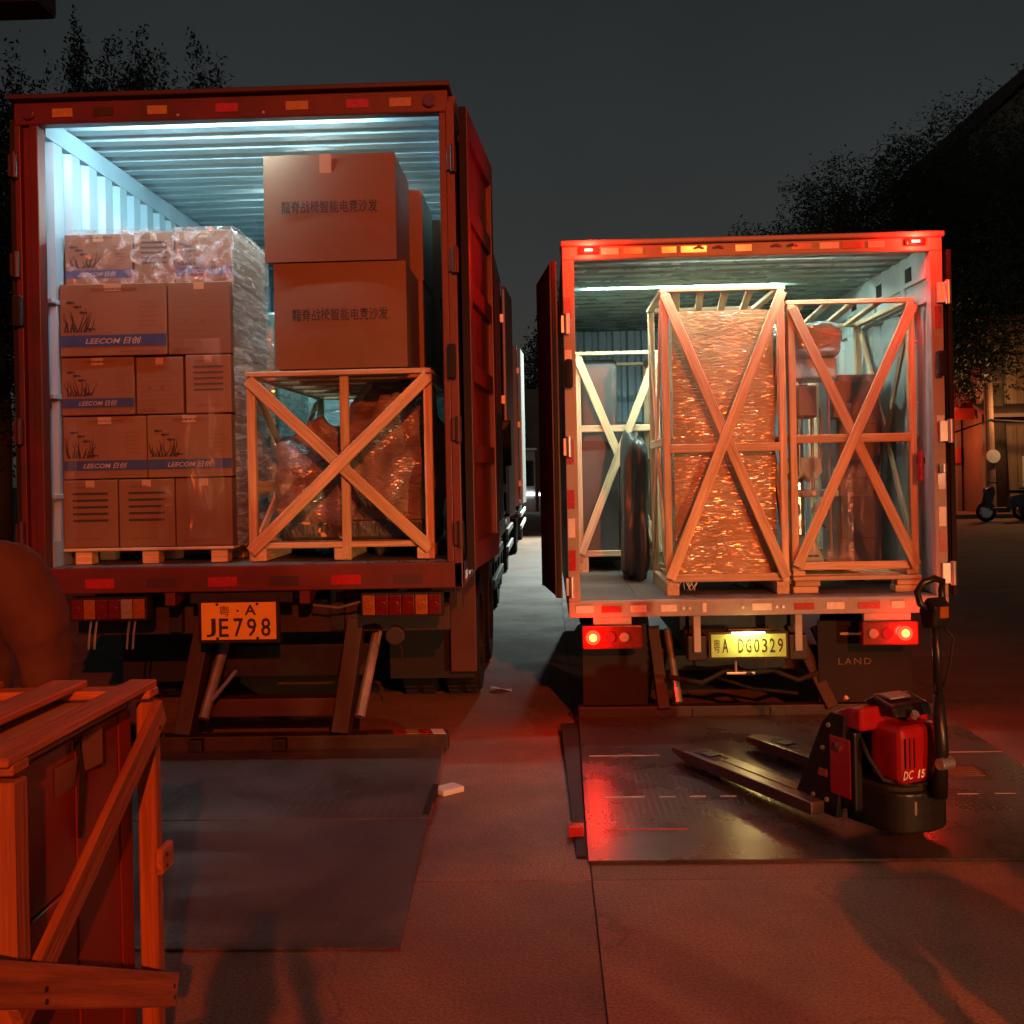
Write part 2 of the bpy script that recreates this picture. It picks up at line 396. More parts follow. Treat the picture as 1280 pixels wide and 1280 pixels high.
class MB:
    def __init__(s):
        s.v, s.f, s.m = [], [], []

    def add(s, vs, fs, mi=0):
        b = len(s.v)
        s.v += [tuple(x) for x in vs]
        s.f += [tuple(b + i for i in f) for f in fs]
        s.m += [mi] * len(fs)
        return s

    def box(s, x0, x1, y0, y1, z0, z1, mi=0):
        vs = [(x, y, z) for z in (z0, z1) for y in (y0, y1) for x in (x0, x1)]
        return s.add(vs, [(0, 2, 3, 1), (4, 5, 7, 6), (0, 1, 5, 4), (2, 6, 7, 3), (0, 4, 6, 2), (1, 3, 7, 5)], mi)

    def hexa(s, lo, hi, mi=0):
        """two quads, each four points in order, joined"""
        return s.add(list(lo) + list(hi), [(3, 2, 1, 0), (4, 5, 6, 7), (0, 1, 5, 4), (1, 2, 6, 5), (2, 3, 7, 6), (3, 0, 4, 7)], mi)

    def beam(s, p, q, w, h, up=(0, 0, 1), mi=0):
        p, q = V(p), V(q)
        d = (q - p).normalized()
        a = d.cross(V(up))
        if a.length < 1e-4:
            a = d.cross(V(1, 0, 0))
        a.normalize()
        b = a.cross(d)
        c = [(-w / 2, -h / 2), (w / 2, -h / 2), (w / 2, h / 2), (-w / 2, h / 2)]
        return s.hexa([p + a * i + b * j for i, j in c], [q + a * i + b * j for i, j in c], mi)

    def tube(s, p, q, r, n=10, r2=None, mi=0):
        return s.path([p, q], [r, r if r2 is None else r2], n, mi)

    def path(s, pts, r, n=8, mi=0):
        pts = [V(x) for x in pts]
        if not isinstance(r, (list, tuple)):
            r = [r] * len(pts)
        vs, fs = [], []
        ref = None
        for i, p in enumerate(pts):
            d = (pts[min(i + 1, len(pts) - 1)] - pts[max(i - 1, 0)]).normalized()
            if ref is None:
                ref = d.orthogonal().normalized()
            a = (ref - d * ref.dot(d)).normalized()
            ref = a
            b = d.cross(a)
            for k in range(n):
                t = 2 * PI * k / n
                vs.append(p + (a * math.cos(t) + b * math.sin(t)) * r[i])
        for i in range(len(pts) - 1):
            for k in range(n):
                k2 = (k + 1) % n
                fs.append((i * n + k, i * n + k2, (i + 1) * n + k2, (i + 1) * n + k))
        fs.append(tuple(reversed(range(n))))
        fs.append(tuple((len(pts) - 1) * n + k for k in range(n)))
        return s.add(vs, fs, mi)

    def prism(s, pts, vec, mi=0):
        pts = [V(p) for p in pts]
        n = len(pts)
        vec = V(vec)
        nrm = Vector((0, 0, 0))
        for i in range(n):
            nrm += pts[i].cross(pts[(i + 1) % n])
        if nrm.dot(vec) > 0:
            pts.reverse()
        vs = pts + [p + vec for p in pts]
        fs = [tuple(range(n)), tuple(reversed(range(n, 2 * n)))] + [(i, i + n, (i + 1) % n + n, (i + 1) % n) for i in range(n)]
        return s.add(vs, fs, mi)

    def grid(s, fn, nu, nv, mi=0):
        vs = [fn(i / nu, j / nv) for j in range(nv + 1) for i in range(nu + 1)]
        fs = [(j * (nu + 1) + i, j * (nu + 1) + i + 1, (j + 1) * (nu + 1) + i + 1, (j + 1) * (nu + 1) + i) for j in range(nv) for i in range(nu)]
        return s.add(vs, fs, mi)

    def corrugated(s, o, u, v, nrm, lu, lv, pitch=.28, depth=.036, mi=0):
        """trapezoid profile along u, straight along v"""
        o, u, v, nrm = V(o), V(u), V(v), V(nrm)
        xs = []
        t = 0
        while t < lu:
            for f, d in ((0, 0), (.30, 0), (.42, 1), (.88, 1)):
                if t + f * pitch <= lu:
                    xs.append((t + f * pitch, d))
            t += pitch
        xs.append((lu, 0))
        vs = []
        for x, d in xs:
            vs.append(o + u * x + nrm * d * depth)
            vs.append(o + u * x + nrm * d * depth + v * lv)
        return s.add(vs, [(2 * i, 2 * i + 2, 2 * i + 3, 2 * i + 1) for i in range(len(xs) - 1)], mi)

    def blob(s, c, rx, ry, rz, seed, amp=.2, nu=28, nv=18, power=2.0, mi=0):
        def fn(a, b):
            t = 2 * PI * a
            ph = PI * (b - .5)
            d = V(math.cos(ph) * math.cos(t), math.cos(ph) * math.sin(t), math.sin(ph))
            k = (abs(d.x) ** power + abs(d.y) ** power + abs(d.z) ** power) ** (-1 / power)
            w = 1 + amp * noise.fractal(d * 1.7 + V(seed, seed * 2.1, 0), 1, 2, 3)
            return V(c) + V(d.x * rx, d.y * ry, d.z * rz) * k * w
        return s.grid(fn, nu, nv, mi)

    def mesh(s, name, mats, bevel=0, smooth=False, origin=(0, 0, 0), segs=2):
        me = bpy.data.meshes.new(name)
        o = V(origin)
        me.from_pydata([tuple(V(p) - o) for p in s.v], [], s.f)
        mats = mats if isinstance(mats, (list, tuple)) else [mats]
        for m in mats:
            me.materials.append(MT[m])
        me.polygons.foreach_set('material_index', s.m)
        bm = bmesh.new()
        bm.from_mesh(me)
        if bevel:
            bmesh.ops.bevel(bm, geom=list(bm.edges), offset=bevel, segments=segs, affect='EDGES', profile=.6, clamp_overlap=True)
        elif smooth:
            bmesh.ops.remove_doubles(bm, verts=bm.verts, dist=1e-5)
        if smooth:
            for f in bm.faces:
                f.smooth = True
        bm.to_mesh(me)
        bm.free()
        return me

    def build(s, name, mats, parent=None, bevel=0, smooth=False, segs=2, label=None):
        org = wpos(parent) if parent else V(0, 0, 0)
        o = bpy.data.objects.new(name, s.mesh(name, mats, bevel, smooth, org, segs))
        COL.objects.link(o)
        if parent:
            o.parent = parent
        if label:
            o['label'] = label
        return o


def wpos(o):
    p = Vector(o.location)
    while o.parent:
        o = o.parent
        p += Vector(o.location)
    return p


def thing(name, label, cat, loc=(0, 0, 0), group=None):
    o = bpy.data.objects.new(name, None)
    o.empty_display_size = .1
    COL.objects.link(o)
    o.location = loc
    o['label'] = label
    o['category'] = cat
    if group:
        o['group'] = group
    return o


def tag(o, label, cat, group=None):
    o['label'] = label
    o['category'] = cat
    if group:
        o['group'] = group
    return o


def structure(o):
    o['kind'] = 'structure'
    return o


def plank(parent, name, p, q, w, h, mat='wood', up=(0, 0, 1), bevel=.004, jit=.0):
    """one straight timber from p to q, grain along its own X axis; w is across, h is along up"""
    p, q = V(p), V(q)
    if jit:
        p = p + V(RNG.uniform(-jit, jit), 0, RNG.uniform(-jit, jit))
        q = q + V(RNG.uniform(-jit, jit), 0, RNG.uniform(-jit, jit))
    d = q - p
    L = d.length
    x = d.normalized()
    y = V(up).cross(x)
    if y.length < 1e-3:
        y = V(1, 0, 0).cross(x)
    y.normalize()
    z = x.cross(y)
    me = MB().box(-L / 2, L / 2, -w / 2, w / 2, -h / 2, h / 2).mesh(name, mat, bevel, segs=1)
    o = bpy.data.objects.new(name, me)
    COL.objects.link(o)
    mid = (p + q) / 2
    mw = Matrix((x, y, z)).transposed().to_4x4()
    mw.translation = mid - (wpos(parent) if parent else V(0, 0, 0))
    o.matrix_local = mw if not parent else mw
    if parent:
        o.parent = parent
        o.matrix_local = mw
    return o


def lettering(body, parent, loc, width=None, height=None, mat='inkblack', shear=0, bold=0, align='CENTER', right=(1, 0, 0), up=(0, 0, 1), name='lettering', spacing=1):
    """flat printed characters, centred on loc, fitted to width x height (height = size of the block)"""
    cu = bpy.data.curves.new('lettering', 'FONT')
    cu.body = body
    cu.size = 1
    cu.resolution_u = 2
    cu.shear = shear
    cu.offset = bold
    cu.space_character = spacing
    tmp = bpy.data.objects.new('lettering_source', cu)
    COL.objects.link(tmp)
    dg = bpy.context.evaluated_depsgraph_get()
    me = bpy.data.meshes.new_from_object(tmp.evaluated_get(dg))
    bpy.data.objects.remove(tmp)
    me.name = 'lettering'
    xs = [v.co.x for v in me.vertices]; ys = [v.co.y for v in me.vertices]
    if not xs:
        return None
    w0, h0 = max(xs) - min(xs), max(ys) - min(ys)
    sx = (width / w0) if width else None
    sy = (height / h0) if height else None
    sx = sx or sy; sy = sy or sx
    cx, cy = (max(xs) + min(xs)) / 2, (max(ys) + min(ys)) / 2
    r, u = V(right).normalized(), V(up).normalized()
    org = V(loc) - wpos(parent)
    for v in me.vertices:
        v.co = org + r * (v.co.x - cx) * sx + u * (v.co.y - cy) * sy
    me.materials.clear()
    me.materials.append(MT[mat])
    o = bpy.data.objects.new(name, me)
    COL.objects.link(o)
    o.parent = parent
    return o


# ------------------------------------------------------------------ ground
g = MB().box(-260, 260, -60, 420, -.4, -.012).build('ground', 'subgrade')
structure(g)
slab_mesh = {}
for i in range(-4, 5):
    for j in range(-2, 7):
        x0, y0 = .145 + i * 4.5, 4.31 + j * 5.0
        me = slab_mesh.get(0)
        if me is None:
            me = slab_mesh[0] = MB().box(.003, 4.497, .003, 4.997, -.2, 0).mesh('concrete_slab', 'concrete')
        o = bpy.data.objects.new('concrete_slab', me)
        COL.objects.link(o)
        o.parent = g
        o.location = (x0, y0, RNG.uniform(-.004, .0))
for i in range(-4, 5):
    for j in range(7, 12):
        o = bpy.data.objects.new('concrete_slab', slab_mesh[0])
        COL.objects.link(o)
        o.parent = g
        o.location = (.145 + i * 4.5, 4.31 + j * 5.0, RNG.uniform(-.004, 0))
# scraps of litter on the concrete
o = plank(None, 'wood_offcut', (-.60, 5.47, .016), (-.50, 5.56, .016), .10, .03, 'offwhite')
tag(o, 'short pale block of wood lying beside the lowered lift of the red truck', 'wood block')
paper = MB().grid(lambda a, b: V(-.47 + .16 * a, 8.05 + .10 * b, .012 + .012 * math.sin(4 * a + 2 * b)), 6, 4).build('paper_scrap', 'offwhite')
tag(paper, 'small pale paper scrap lying in the gap between the two trucks', 'paper')


# ------------------------------------------------------------------ shared truck pieces
def wheel(parent, x, y, r, w):
    t = MB()
    prof = [(.62, -.5), (.94, -.5), (1.0, -.36), (1.0, .36), (.94, .5), (.62, .5)]
    n = 32
    vs = [(x + b * w, y + math.cos(2 * PI * k / n) * a * r, r + math.sin(2 * PI * k / n) * a * r) for a, b in prof for k in range(n)]
    m = len(prof)
    fs = [(i * n + k, ((i + 1) % m) * n + k, ((i + 1) % m) * n + (k + 1) % n, i * n + (k + 1) % n) for i in range(m) for k in range(n)]
    t.add(vs, fs)
    for k in range(40):
        a = 2 * PI * k / 40
        c, s_ = math.cos(a), math.sin(a)
        for sx in (-.25, .25):
            t.beam((x + sx * w - .16 * w, y + c * r * 1.0, r + s_ * r * 1.0), (x + sx * w + .16 * w, y + c * r * 1.0, r + s_ * r * 1.0), .028, .016, (0, c, s_))
    wh = t.build('wheel', 'rubber', parent)
    h = MB()
    h.tube((x - w * .3, y, r), (x + w * .3, y, r), r * .62, 24)
    h.tube((x - w * .42, y, r), (x + w * .42, y, r), r * .25, 16)
    h.build('rim', 'rust', wh)
    return wh


def strip_row(parent, specs, y, z0, z1, t=.004, vertical=False, x0=None, x1=None):
    """flat reflector tapes on a rear face: specs = (a, b, material)"""
    for a, b, mt in specs:
        if vertical:
            MB().box(x0, x1, y - t, y, a, b).build('reflector', mt, parent)
        else:
            MB().box(a, b, y - t, y, z0, z1).build('reflector', mt, parent)


def hinge(parent, x0, x1, y0, z, h=.11, mat='galv'):
    m = MB()
    m.box(x0, x1, y0 - .022, y0, z - h / 2, z + h / 2)
    m.tube((x1, y0 - .022, z - h / 2 - .01), (x1, y0 - .022, z + h / 2 + .01), .019, 10)
    return m.build('hinge', mat, parent, .003, segs=1)


# ------------------------------------------------------------------ the red container truck
def red_truck():
    Y = 6.10
    t = thing('container_truck', 'large red container truck with open rear doors and a lit interior full of cartons', 'truck', (-1.8, Y, 0))
    XL, XR = -3.07, -.50          # outer sides
    IL, IR = -2.93, -.59          # inner faces
    END = Y + 6.06
    # floor, sill
    fl = MB().box(IL - .04, IR + .05, Y + .09, END - .05, 1.05, 1.10).build('floor', 'floor', t)
    for k in range(14):
        w = (IR - IL + .08) / 14
        MB().box(IL - .04 + k * w + .003, IL - .04 + (k + 1) * w - .003, Y + .09, END - .06, 1.101, 1.15 + RNG.uniform(-.003, .0)).build('floor_board', 'floor', fl, .003, segs=1)
    sill = MB().box(XL, XR + .0, Y, Y + .085, 1.0, 1.148).build('rear_sill', 'red', t, .006)
    strip_row(sill, [(-2.70 + k * .36, -2.53 + k * .36, ('retrored', 'reddark', 'retrored', 'reddark', 'retrored', 'reddark')[k]) for k in range(6)], Y - .001, 1.03, 1.085)
    for x in (-2.213, -1.424):
        MB().prism([(x - .03, Y + .02, 1.0), (x - .03, Y + .02, .92), (x - .03, Y + .10, .92), (x - .03, Y + .3, 1.0)], (.06, 0, 0)).build('sill_bracket', 'red', t, .004)
    # header with reflector tapes and the roof lip
    hd = MB().box(XL, XR - .035, Y, Y + .08, 3.737, 3.868).build('header', 'red', t, .008)
    lip = MB().box(XL - .02, XR - .02, Y - .05, Y + .30, 3.872, 3.90).build('roof_lip', 'reddark', t, .006)
    strip_row(hd, [(-2.84, -2.72, 'retroyellow'), (-2.60, -2.48, 'reddark'), (-2.28, -2.165, 'retroyellow'), (-1.88, -1.75, 'retrored'), (-1.47, -1.34, 'retroyellow'), (-1.12, -.99, 'retrored'), (-.87, -.745, 'retroyellow')], Y - .001, 3.775, 3.825)
    for x in (-2.98, -.64):
        MB().tube((x, Y - .02, 3.80), (x, Y + .01, 3.80), .038, 16).build('marker_lamp', 'lensred', hd, .004)
    for x in (-2.10, -1.60):
        MB().tube((x, Y - .008, 3.765), (x, Y + .01, 3.765), .008, 8).build('bolt', 'galv', hd)
    # corner posts
    lp = MB()
    lp.box(XL, -3.035, Y, Y + .10, 1.0, 3.737)
    lp.box(-3.035, -2.985, Y + .035, Y + .10, 1.148, 3.737)
    lp.box(-2.985, -2.935, Y + .005, Y + .10, 1.148, 3.737)
    lp.build('corner_post', 'red', t, .005)
    rp = MB()
    rp.box(-.588, -.55, Y + .004, Y + .10, 1.148, 3.737)
    rp.box(-.55, XR, Y, Y + .10, 1.0, 3.80)
    rp.build('corner_post', 'red', t, .005)
    for z in (3.50, 2.92, 1.95, 1.35):
        hinge(t, -3.10, -3.06, Y - .002, z, .13, 'reddark')
        hinge(t, -.545, -.507, Y - .002, z - .04, .13, 'reddark')
    MB().box(-3.085, -3.03, Y - .045, Y - .001, 2.56, 2.74).build('rubber_buffer', 'rubber', t, .012)
    MB().box(-.56, -.515, Y - .05, Y - .001, 2.20, 2.40).build('rubber_buffer', 'rubber', t, .012)
    # side walls: red sheet outside, pale sheet inside, rails
    o = MB()
    o.corrugated((XR - .045, Y + .10, 1.15), (0, 1, 0), (0, 0, 1), (1, 0, 0), 5.95, 2.62)
    o.box(XR - .06, XR, Y + .10, END, 1.0, 1.15)
    o.box(XR - .06, XR, Y + .10, END, 3.77, 3.86)
    o.build('side_wall', 'red', t)
    o = MB()
    o.corrugated((XL + .045, Y + .10, 1.15), (0, 1, 0), (0, 0, 1), (-1, 0, 0), 5.95, 2.62)
    o.box(XL, XL + .06, Y + .10, END, 1.0, 1.15)
    o.box(XL, XL + .06, Y + .10, END, 3.77, 3.86)
    o.build('side_wall', 'red', t)
    o = MB()
    o.corrugated((IL - .045, Y + .10, 1.30), (0, 1, 0), (0, 0, 1), (1, 0, 0), 5.87, 2.40, .25, .040)
    o.box(IL - .045, IL + .0, Y + .10, END - .06, 3.70, 3.825)
    o.box(IL - .05, IL + .0, Y + .10, END - .06, 1.15, 1.30)
    o.build('inner_wall', 'lining', t)
    for z in (1.55, 2.15, 2.72):
        MB().box(IL - .03, IL + .004, Y + .13, Y + .36, z, z + .03).build('wall_cleat', 'lining', t, .003, segs=1)
    o = MB()
    o.corrugated((IR + .045, Y + .10, 1.30), (0, 1, 0), (0, 0, 1), (-1, 0, 0), 5.87, 2.40, .25, .040)
    o.box(IR, IR + .045, Y + .10, END - .06, 3.70, 3.825)
    o.build('inner_wall', 'lining', t)
    o = MB()
    o.corrugated((IL, END - .06, 1.15), (1, 0, 0), (0, 0, 1), (0, -1, 0), IR - IL, 2.66)
    o.build('front_wall', 'lining', t)
    # ribbed roof sheet
    o = MB()
    o.corrugated((IL - .03, Y + .10, 3.860), (0, 1, 0), (1, 0, 0), (0, 0, -1), 5.9, IR - IL + .06, .22, .030)
    o.build('ceiling_sheet', 'ceilpaint', t)
    MB().box(XL, XR - .02, Y + .30, END, 3.862, 3.89).build('roof', 'reddark', t)
    MB().box(XL + .02, XR - .02, END - .05, END, 1.0, 3.86).build('front_panel', 'red', t)
    # lamp strip behind the header
    ls = MB().box(-2.55, -1.10, Y + .16, Y + .19, 3.800, 3.815).build('interior_lamp', 'led', t)
    MB().box(-1.90, -1.50, Y + 1.80, Y + 1.825, 3.800, 3.812).build('lit_tube', 'ledfill', ls)  # hidden extra tube, added to brighten the load behind the cartons
    MB().box(-2.62, -1.60, Y + .0855, Y + .10, 3.772, 3.785).build('lit_tube', 'ledsoft', ls)
    MB().box(-2.57, -1.08, Y + .14, Y + .159, 3.790, 3.822).box(-2.57, -1.08, Y + .1595, Y + .198, 3.790, 3.796).build('lamp_bracket', 'galv', ls)  # front and bottom plates added to keep the strip's light off the ground
    # the right leaf, folded back along the side
    def leaf(xa, ya, xb, yb, name):
        a, b = V(xa, ya, 0), V(xb, yb, 0)
        u = (b - a).normalized()
        L = (b - a).length
        nr = V(u.y, -u.x, 0)
        def P(s_, n_, z):
            return a + u * s_ + nr * n_ + V(0, 0, z)
        def slab(m, s0, s1, n0, n1, z0, z1):
            m.hexa([P(s0, n0, z0), P(s0, n1, z0), P(s1, n1, z0), P(s1, n0, z0)], [P(s0, n0, z1), P(s0, n1, z1), P(s1, n1, z1), P(s1, n0, z1)])
        m = MB()
        slab(m, 0, .10, 0, .05, 1.10, 3.77)
        slab(m, L - .10, L, 0, .05, 1.10, 3.77)
        slab(m, .10, L - .10, 0, .05, 1.10, 1.25)
        slab(m, .10, L - .10, 0, .05, 3.62, 3.77)
        d = m.build(name, 'red', t, .006)
        m = MB()
        slab(m, .10, L - .10, .006, .016, 1.25, 3.62)
        m.build('door_panel', 'red', d)
        for z in (1.72, 2.20, 2.68, 3.15):
            m = MB()
            slab(m, .10, L - .10, .016, .042, z, z + .11)
            m.build('door_rib', 'red', d, .006)
        m = MB()
        slab(m, -.022, 0, .004, .046, 1.10, 3.77)
        slab(m, L, L + .018, .004, .046, 1.10, 3.77)
        m.build('door_seal', 'rubber', d)
        for s_ in (.35, .78):
            m = MB()
            m.tube(P(s_, -.02, 1.12), P(s_, -.02, 3.74), .016, 10)
            m.build('lock_rod', 'galv', d)
        return d
    leaf(-.478, Y + .04, -.395, Y + 1.24, 'door')
    leaf(-3.11, Y + .04, -3.16, Y + 1.24, 'door')
    # chassis under the floor
    for x in (-2.30, -1.30):
        MB().box(x - .04, x + .04, Y + .35, END + 2.4, .72, .985).build('chassis_rail', 'steel', t)
    for y in (Y + .7, Y + 2.2, Y + 4.2):
        MB().box(-2.95, -.62, y, y + .08, .9, 1.045).build('cross_member', 'steel', t)
    MB().box(-2.95, -.62, Y + .40, Y + .46, .70, .90).build('cross_member', 'rust', t, .005)
    MB().box(-2.10, -1.50, Y + .04, Y + .06, .93, 1.0).build('plate_bracket', 'steel', t)
    # number plate
    pl = MB().box(-2.030, -1.592, Y + .016, Y + .022, .718, .934).build('number_plate', 'plateyellow', t, .002, segs=1)
    MB().box(-2.05, -1.572, Y + .0225, Y + .04, .70, .952).build('plate_frame', 'steel', pl)
    lettering('粤', pl, (-1.893, Y + .0145, .885), .062, .062, 'inkblack')
    MB().box(-1.822, -1.81, Y + .0145, Y + .0155, .880, .892).build('plate_dot', 'inkblack', pl)
    lettering('A', pl, (-1.741, Y + .0145, .890), .068, .060, 'inkblack', bold=.018)
    for ch, x in zip('JE798', (-1.973, -1.898, -1.812, -1.735, -1.652)):
        lettering(ch, pl, (x, Y + .0145, .789), .056, .108, 'inkblack', bold=.012)
    for x, z in ((-1.935, .925), (-1.70, .925), (-1.935, .727), (-1.70, .727)):
        MB().tube((x, Y + .008, z), (x, Y + .016, z), .008, 8).build('bolt', 'rust', pl)
    # tail lamps: a row of lenses in a housing
    for x0, x1, mir in ((-2.81, -2.35, 0), (-1.10, -.62, 1)):
        tl = MB().box(x0, x1, Y + .03, Y + .12, .835, .975).build('tail_lamp', 'rubber', t, .01)
        n = ('lensamber', 'lensred', 'lensred', 'lensred', 'lensamber', 'lensred') if mir else ('lensred', 'lensamber', 'lensred', 'lensred', 'lensclear', 'lensamber')
        w = (x1 - x0 - .02) / 6
        for k, mt in enumerate(n):
            MB().box(x0 + .01 + k * w + .002, x0 + .01 + (k + 1) * w - .002, Y + .016, Y + .0295, .848, .963).build('lens', mt, tl, .008)
            MB().tube((x0 + .01 + (k + .5) * w, Y + .010, .905), (x0 + .01 + (k + .5) * w, Y + .0165, .905), .022, 14, r2=.026).build('lens_bulb', mt, tl, .003)
    # hanging chain ends below the lamps
    for x in (-2.70, -2.47):
        for dx in (-.015, .02):
            MB().path([(x + dx, Y + .1, .83), (x + dx - .012, Y + .1, .75), (x + dx - .02, Y + .1, .66)], .007, 6).build('strap', 'galv', t)
    rl = MB().tube((-.91, Y + .06, .72), (-.91, Y + .13, .72), .055, 20).build('round_lamp', 'rust', t, .006)
    MB().path([(-.91, Y + .12, .70), (-.88, Y + .14, .62), (-.885, Y + .13, .55)], .006, 6).build('lamp_cable', 'rubber', rl)
    MB().path([(-1.1, Y + .12, .92), (-1.25, Y + .14, .88), (-1.4, Y + .13, .90)], .008, 6).build('cable', 'galv', t)
    # tail-lift arms, cross tube and cylinders
    for x in (-2.14, -1.20):
        MB().beam((x, Y + .45, .76), (x - .06, Y + .18, .12), .10, .14, (0, 1, 0)).build('lift_arm', 'rust', t, .006)
        MB().tube((x + .12, Y + .50, .70), (x + .05, Y + .2, .22), .032, 12).build('lift_cylinder', 'galv', t)
    MB().beam((-2.02, Y + .16, .34), (-1.86, Y + .12, .52), .02, .02).build('lift_latch', 'galv', t)
    MB().tube((-2.5, Y + .5, .78), (-1.0, Y + .5, .78), .06, 14).build('lift_tube', 'rust', t)
    MB().box(-2.2, -1.12, Y + .55, Y + .62, .40, .60).build('underrun_bar', 'steel', t, .006)
    MB().box(-2.1, -1.25, Y + .32, Y + .44, .20, .31).build('lift_beam', 'reddark', t, .006)
    # the lowered platform
    Z = .035
    p = MB()
    p.hexa([(-3.02, Y - 1.10, 0.005), (-.585, Y - 1.10, 0.005), (-.655, Y + .18, .005), (-3.02, Y + .18, .005)],
           [(-3.02, Y - 1.10, Z), (-.585, Y - 1.10, Z), (-.655, Y + .18, Z), (-3.02, Y + .18, Z)])
    pf = p.build('lift_platform', 'plate', t, .004, segs=1)
    p = MB()
    p.hexa([(-3.02, Y - 2.41, .003), (-.548, Y - 2.41, .003), (-.60, Y - 1.107, .005), (-3.02, Y - 1.107, .005)],
           [(-3.02, Y - 2.41, .008), (-.548, Y - 2.41, .008), (-.60, Y - 1.107, Z - .003), (-3.02, Y - 1.107, Z - .003)])
    p.build('ramp_plate', 'plate', pf)
    MB().box(-.63, -.60, Y - 1.05, Y - .60, .0, .05).build('side_stop', 'rubber', pf, .004)
    eb = MB().box(-2.62, -.625, Y + .185, Y + .30, .02, .115).build('platform_edge', 'rust', pf, .008)
    for x in (-2.12, -1.62):
        MB().box(x - .04, x + .04, Y + .12, Y + .184, .04, .11).build('platform_hinge', 'steel', pf, .006)
    x = -1.10
    for k in range(6):
        mt = ('reddark', 'reddark', 'retrored', 'retroyellow', 'retrored', 'retrowhite')[k]
        w = .075
        MB().prism([(x, Y + .186, .117), (x + w, Y + .186, .117), (x + w - .03, Y + .298, .117), (x - .03, Y + .298, .117)], (0, 0, .003)).build('warning_tape', mt, eb)
        x += w + .003
    # wheels, guards
    for y in (Y + 2.0, Y + 3.3):
        for x0 in (-2.90, -2.58, -.98, -.66):
            wheel(t, x0, y, .46, .26)
    for x in (-.84, -2.75):
        MB().box(x - .30, x + .30, Y + 1.38, Y + 1.40, .22, .80).build('mud_flap', 'rubber', t)
    MB().box(-.70, -.52, Y + 1.28, Y + 1.31, .28, .98).build('guard_panel', 'reddark', t, .004)
    MB().box(-.55, -.52, Y + .10, Y + .30, .86, 1.0).build('side_bracket', 'rust', t, .004)
    for k in range(5):
        MB().box(-.50, -.496, Y + .18 + k * .24, Y + .30 + k * .24, 1.035, 1.085).build('side_reflector', 'retrowhite', t)
    # side guards and tanks further along, pale and cluttered
    for z in (.55, .80):
        MB().box(-.56, -.52, Y + 4.0, Y + 5.9, z, z + .09).build('side_guard', 'offwhite', t, .006)
    for k in range(4):
        MB().box(-.60, -.56, Y + 4.1 + .55 * k, Y + 4.16 + .55 * k, .5, 1.0).build('guard_post', 'steel', t)
    MB().tube((-.86, Y + 4.3, .68), (-.86, Y + 5.5, .68), .24, 20).build('fuel_tank', 'galv', t, .01)
    # cab
    cb = MB()
    cb.prism([(XL + .1, END + .25, .55), (XL + .1, END + 2.1, .55), (XL + .1, END + 2.1, 1.6), (XL + .1, END + 1.85, 2.75), (XL + .1, END + .25, 2.85)], (XR - XL - .25, 0, 0))
    cab = cb.build('cab', 'red', t, .04)
    MB().box(XR - .148, XR - .14, END + .7, END + 1.6, 1.7, 2.45).build('side_window', 'glass', cab, .004)
    MB().box(XR - .10, XR + .03, END + 1.75, END + 1.85, 1.75, 2.35).build('wing_mirror', 'plastic', cab, .02)
    for x0 in (-2.8, -.78):
        wheel(t, x0, END + 1.2, .46, .26)
    return t


red_truck()


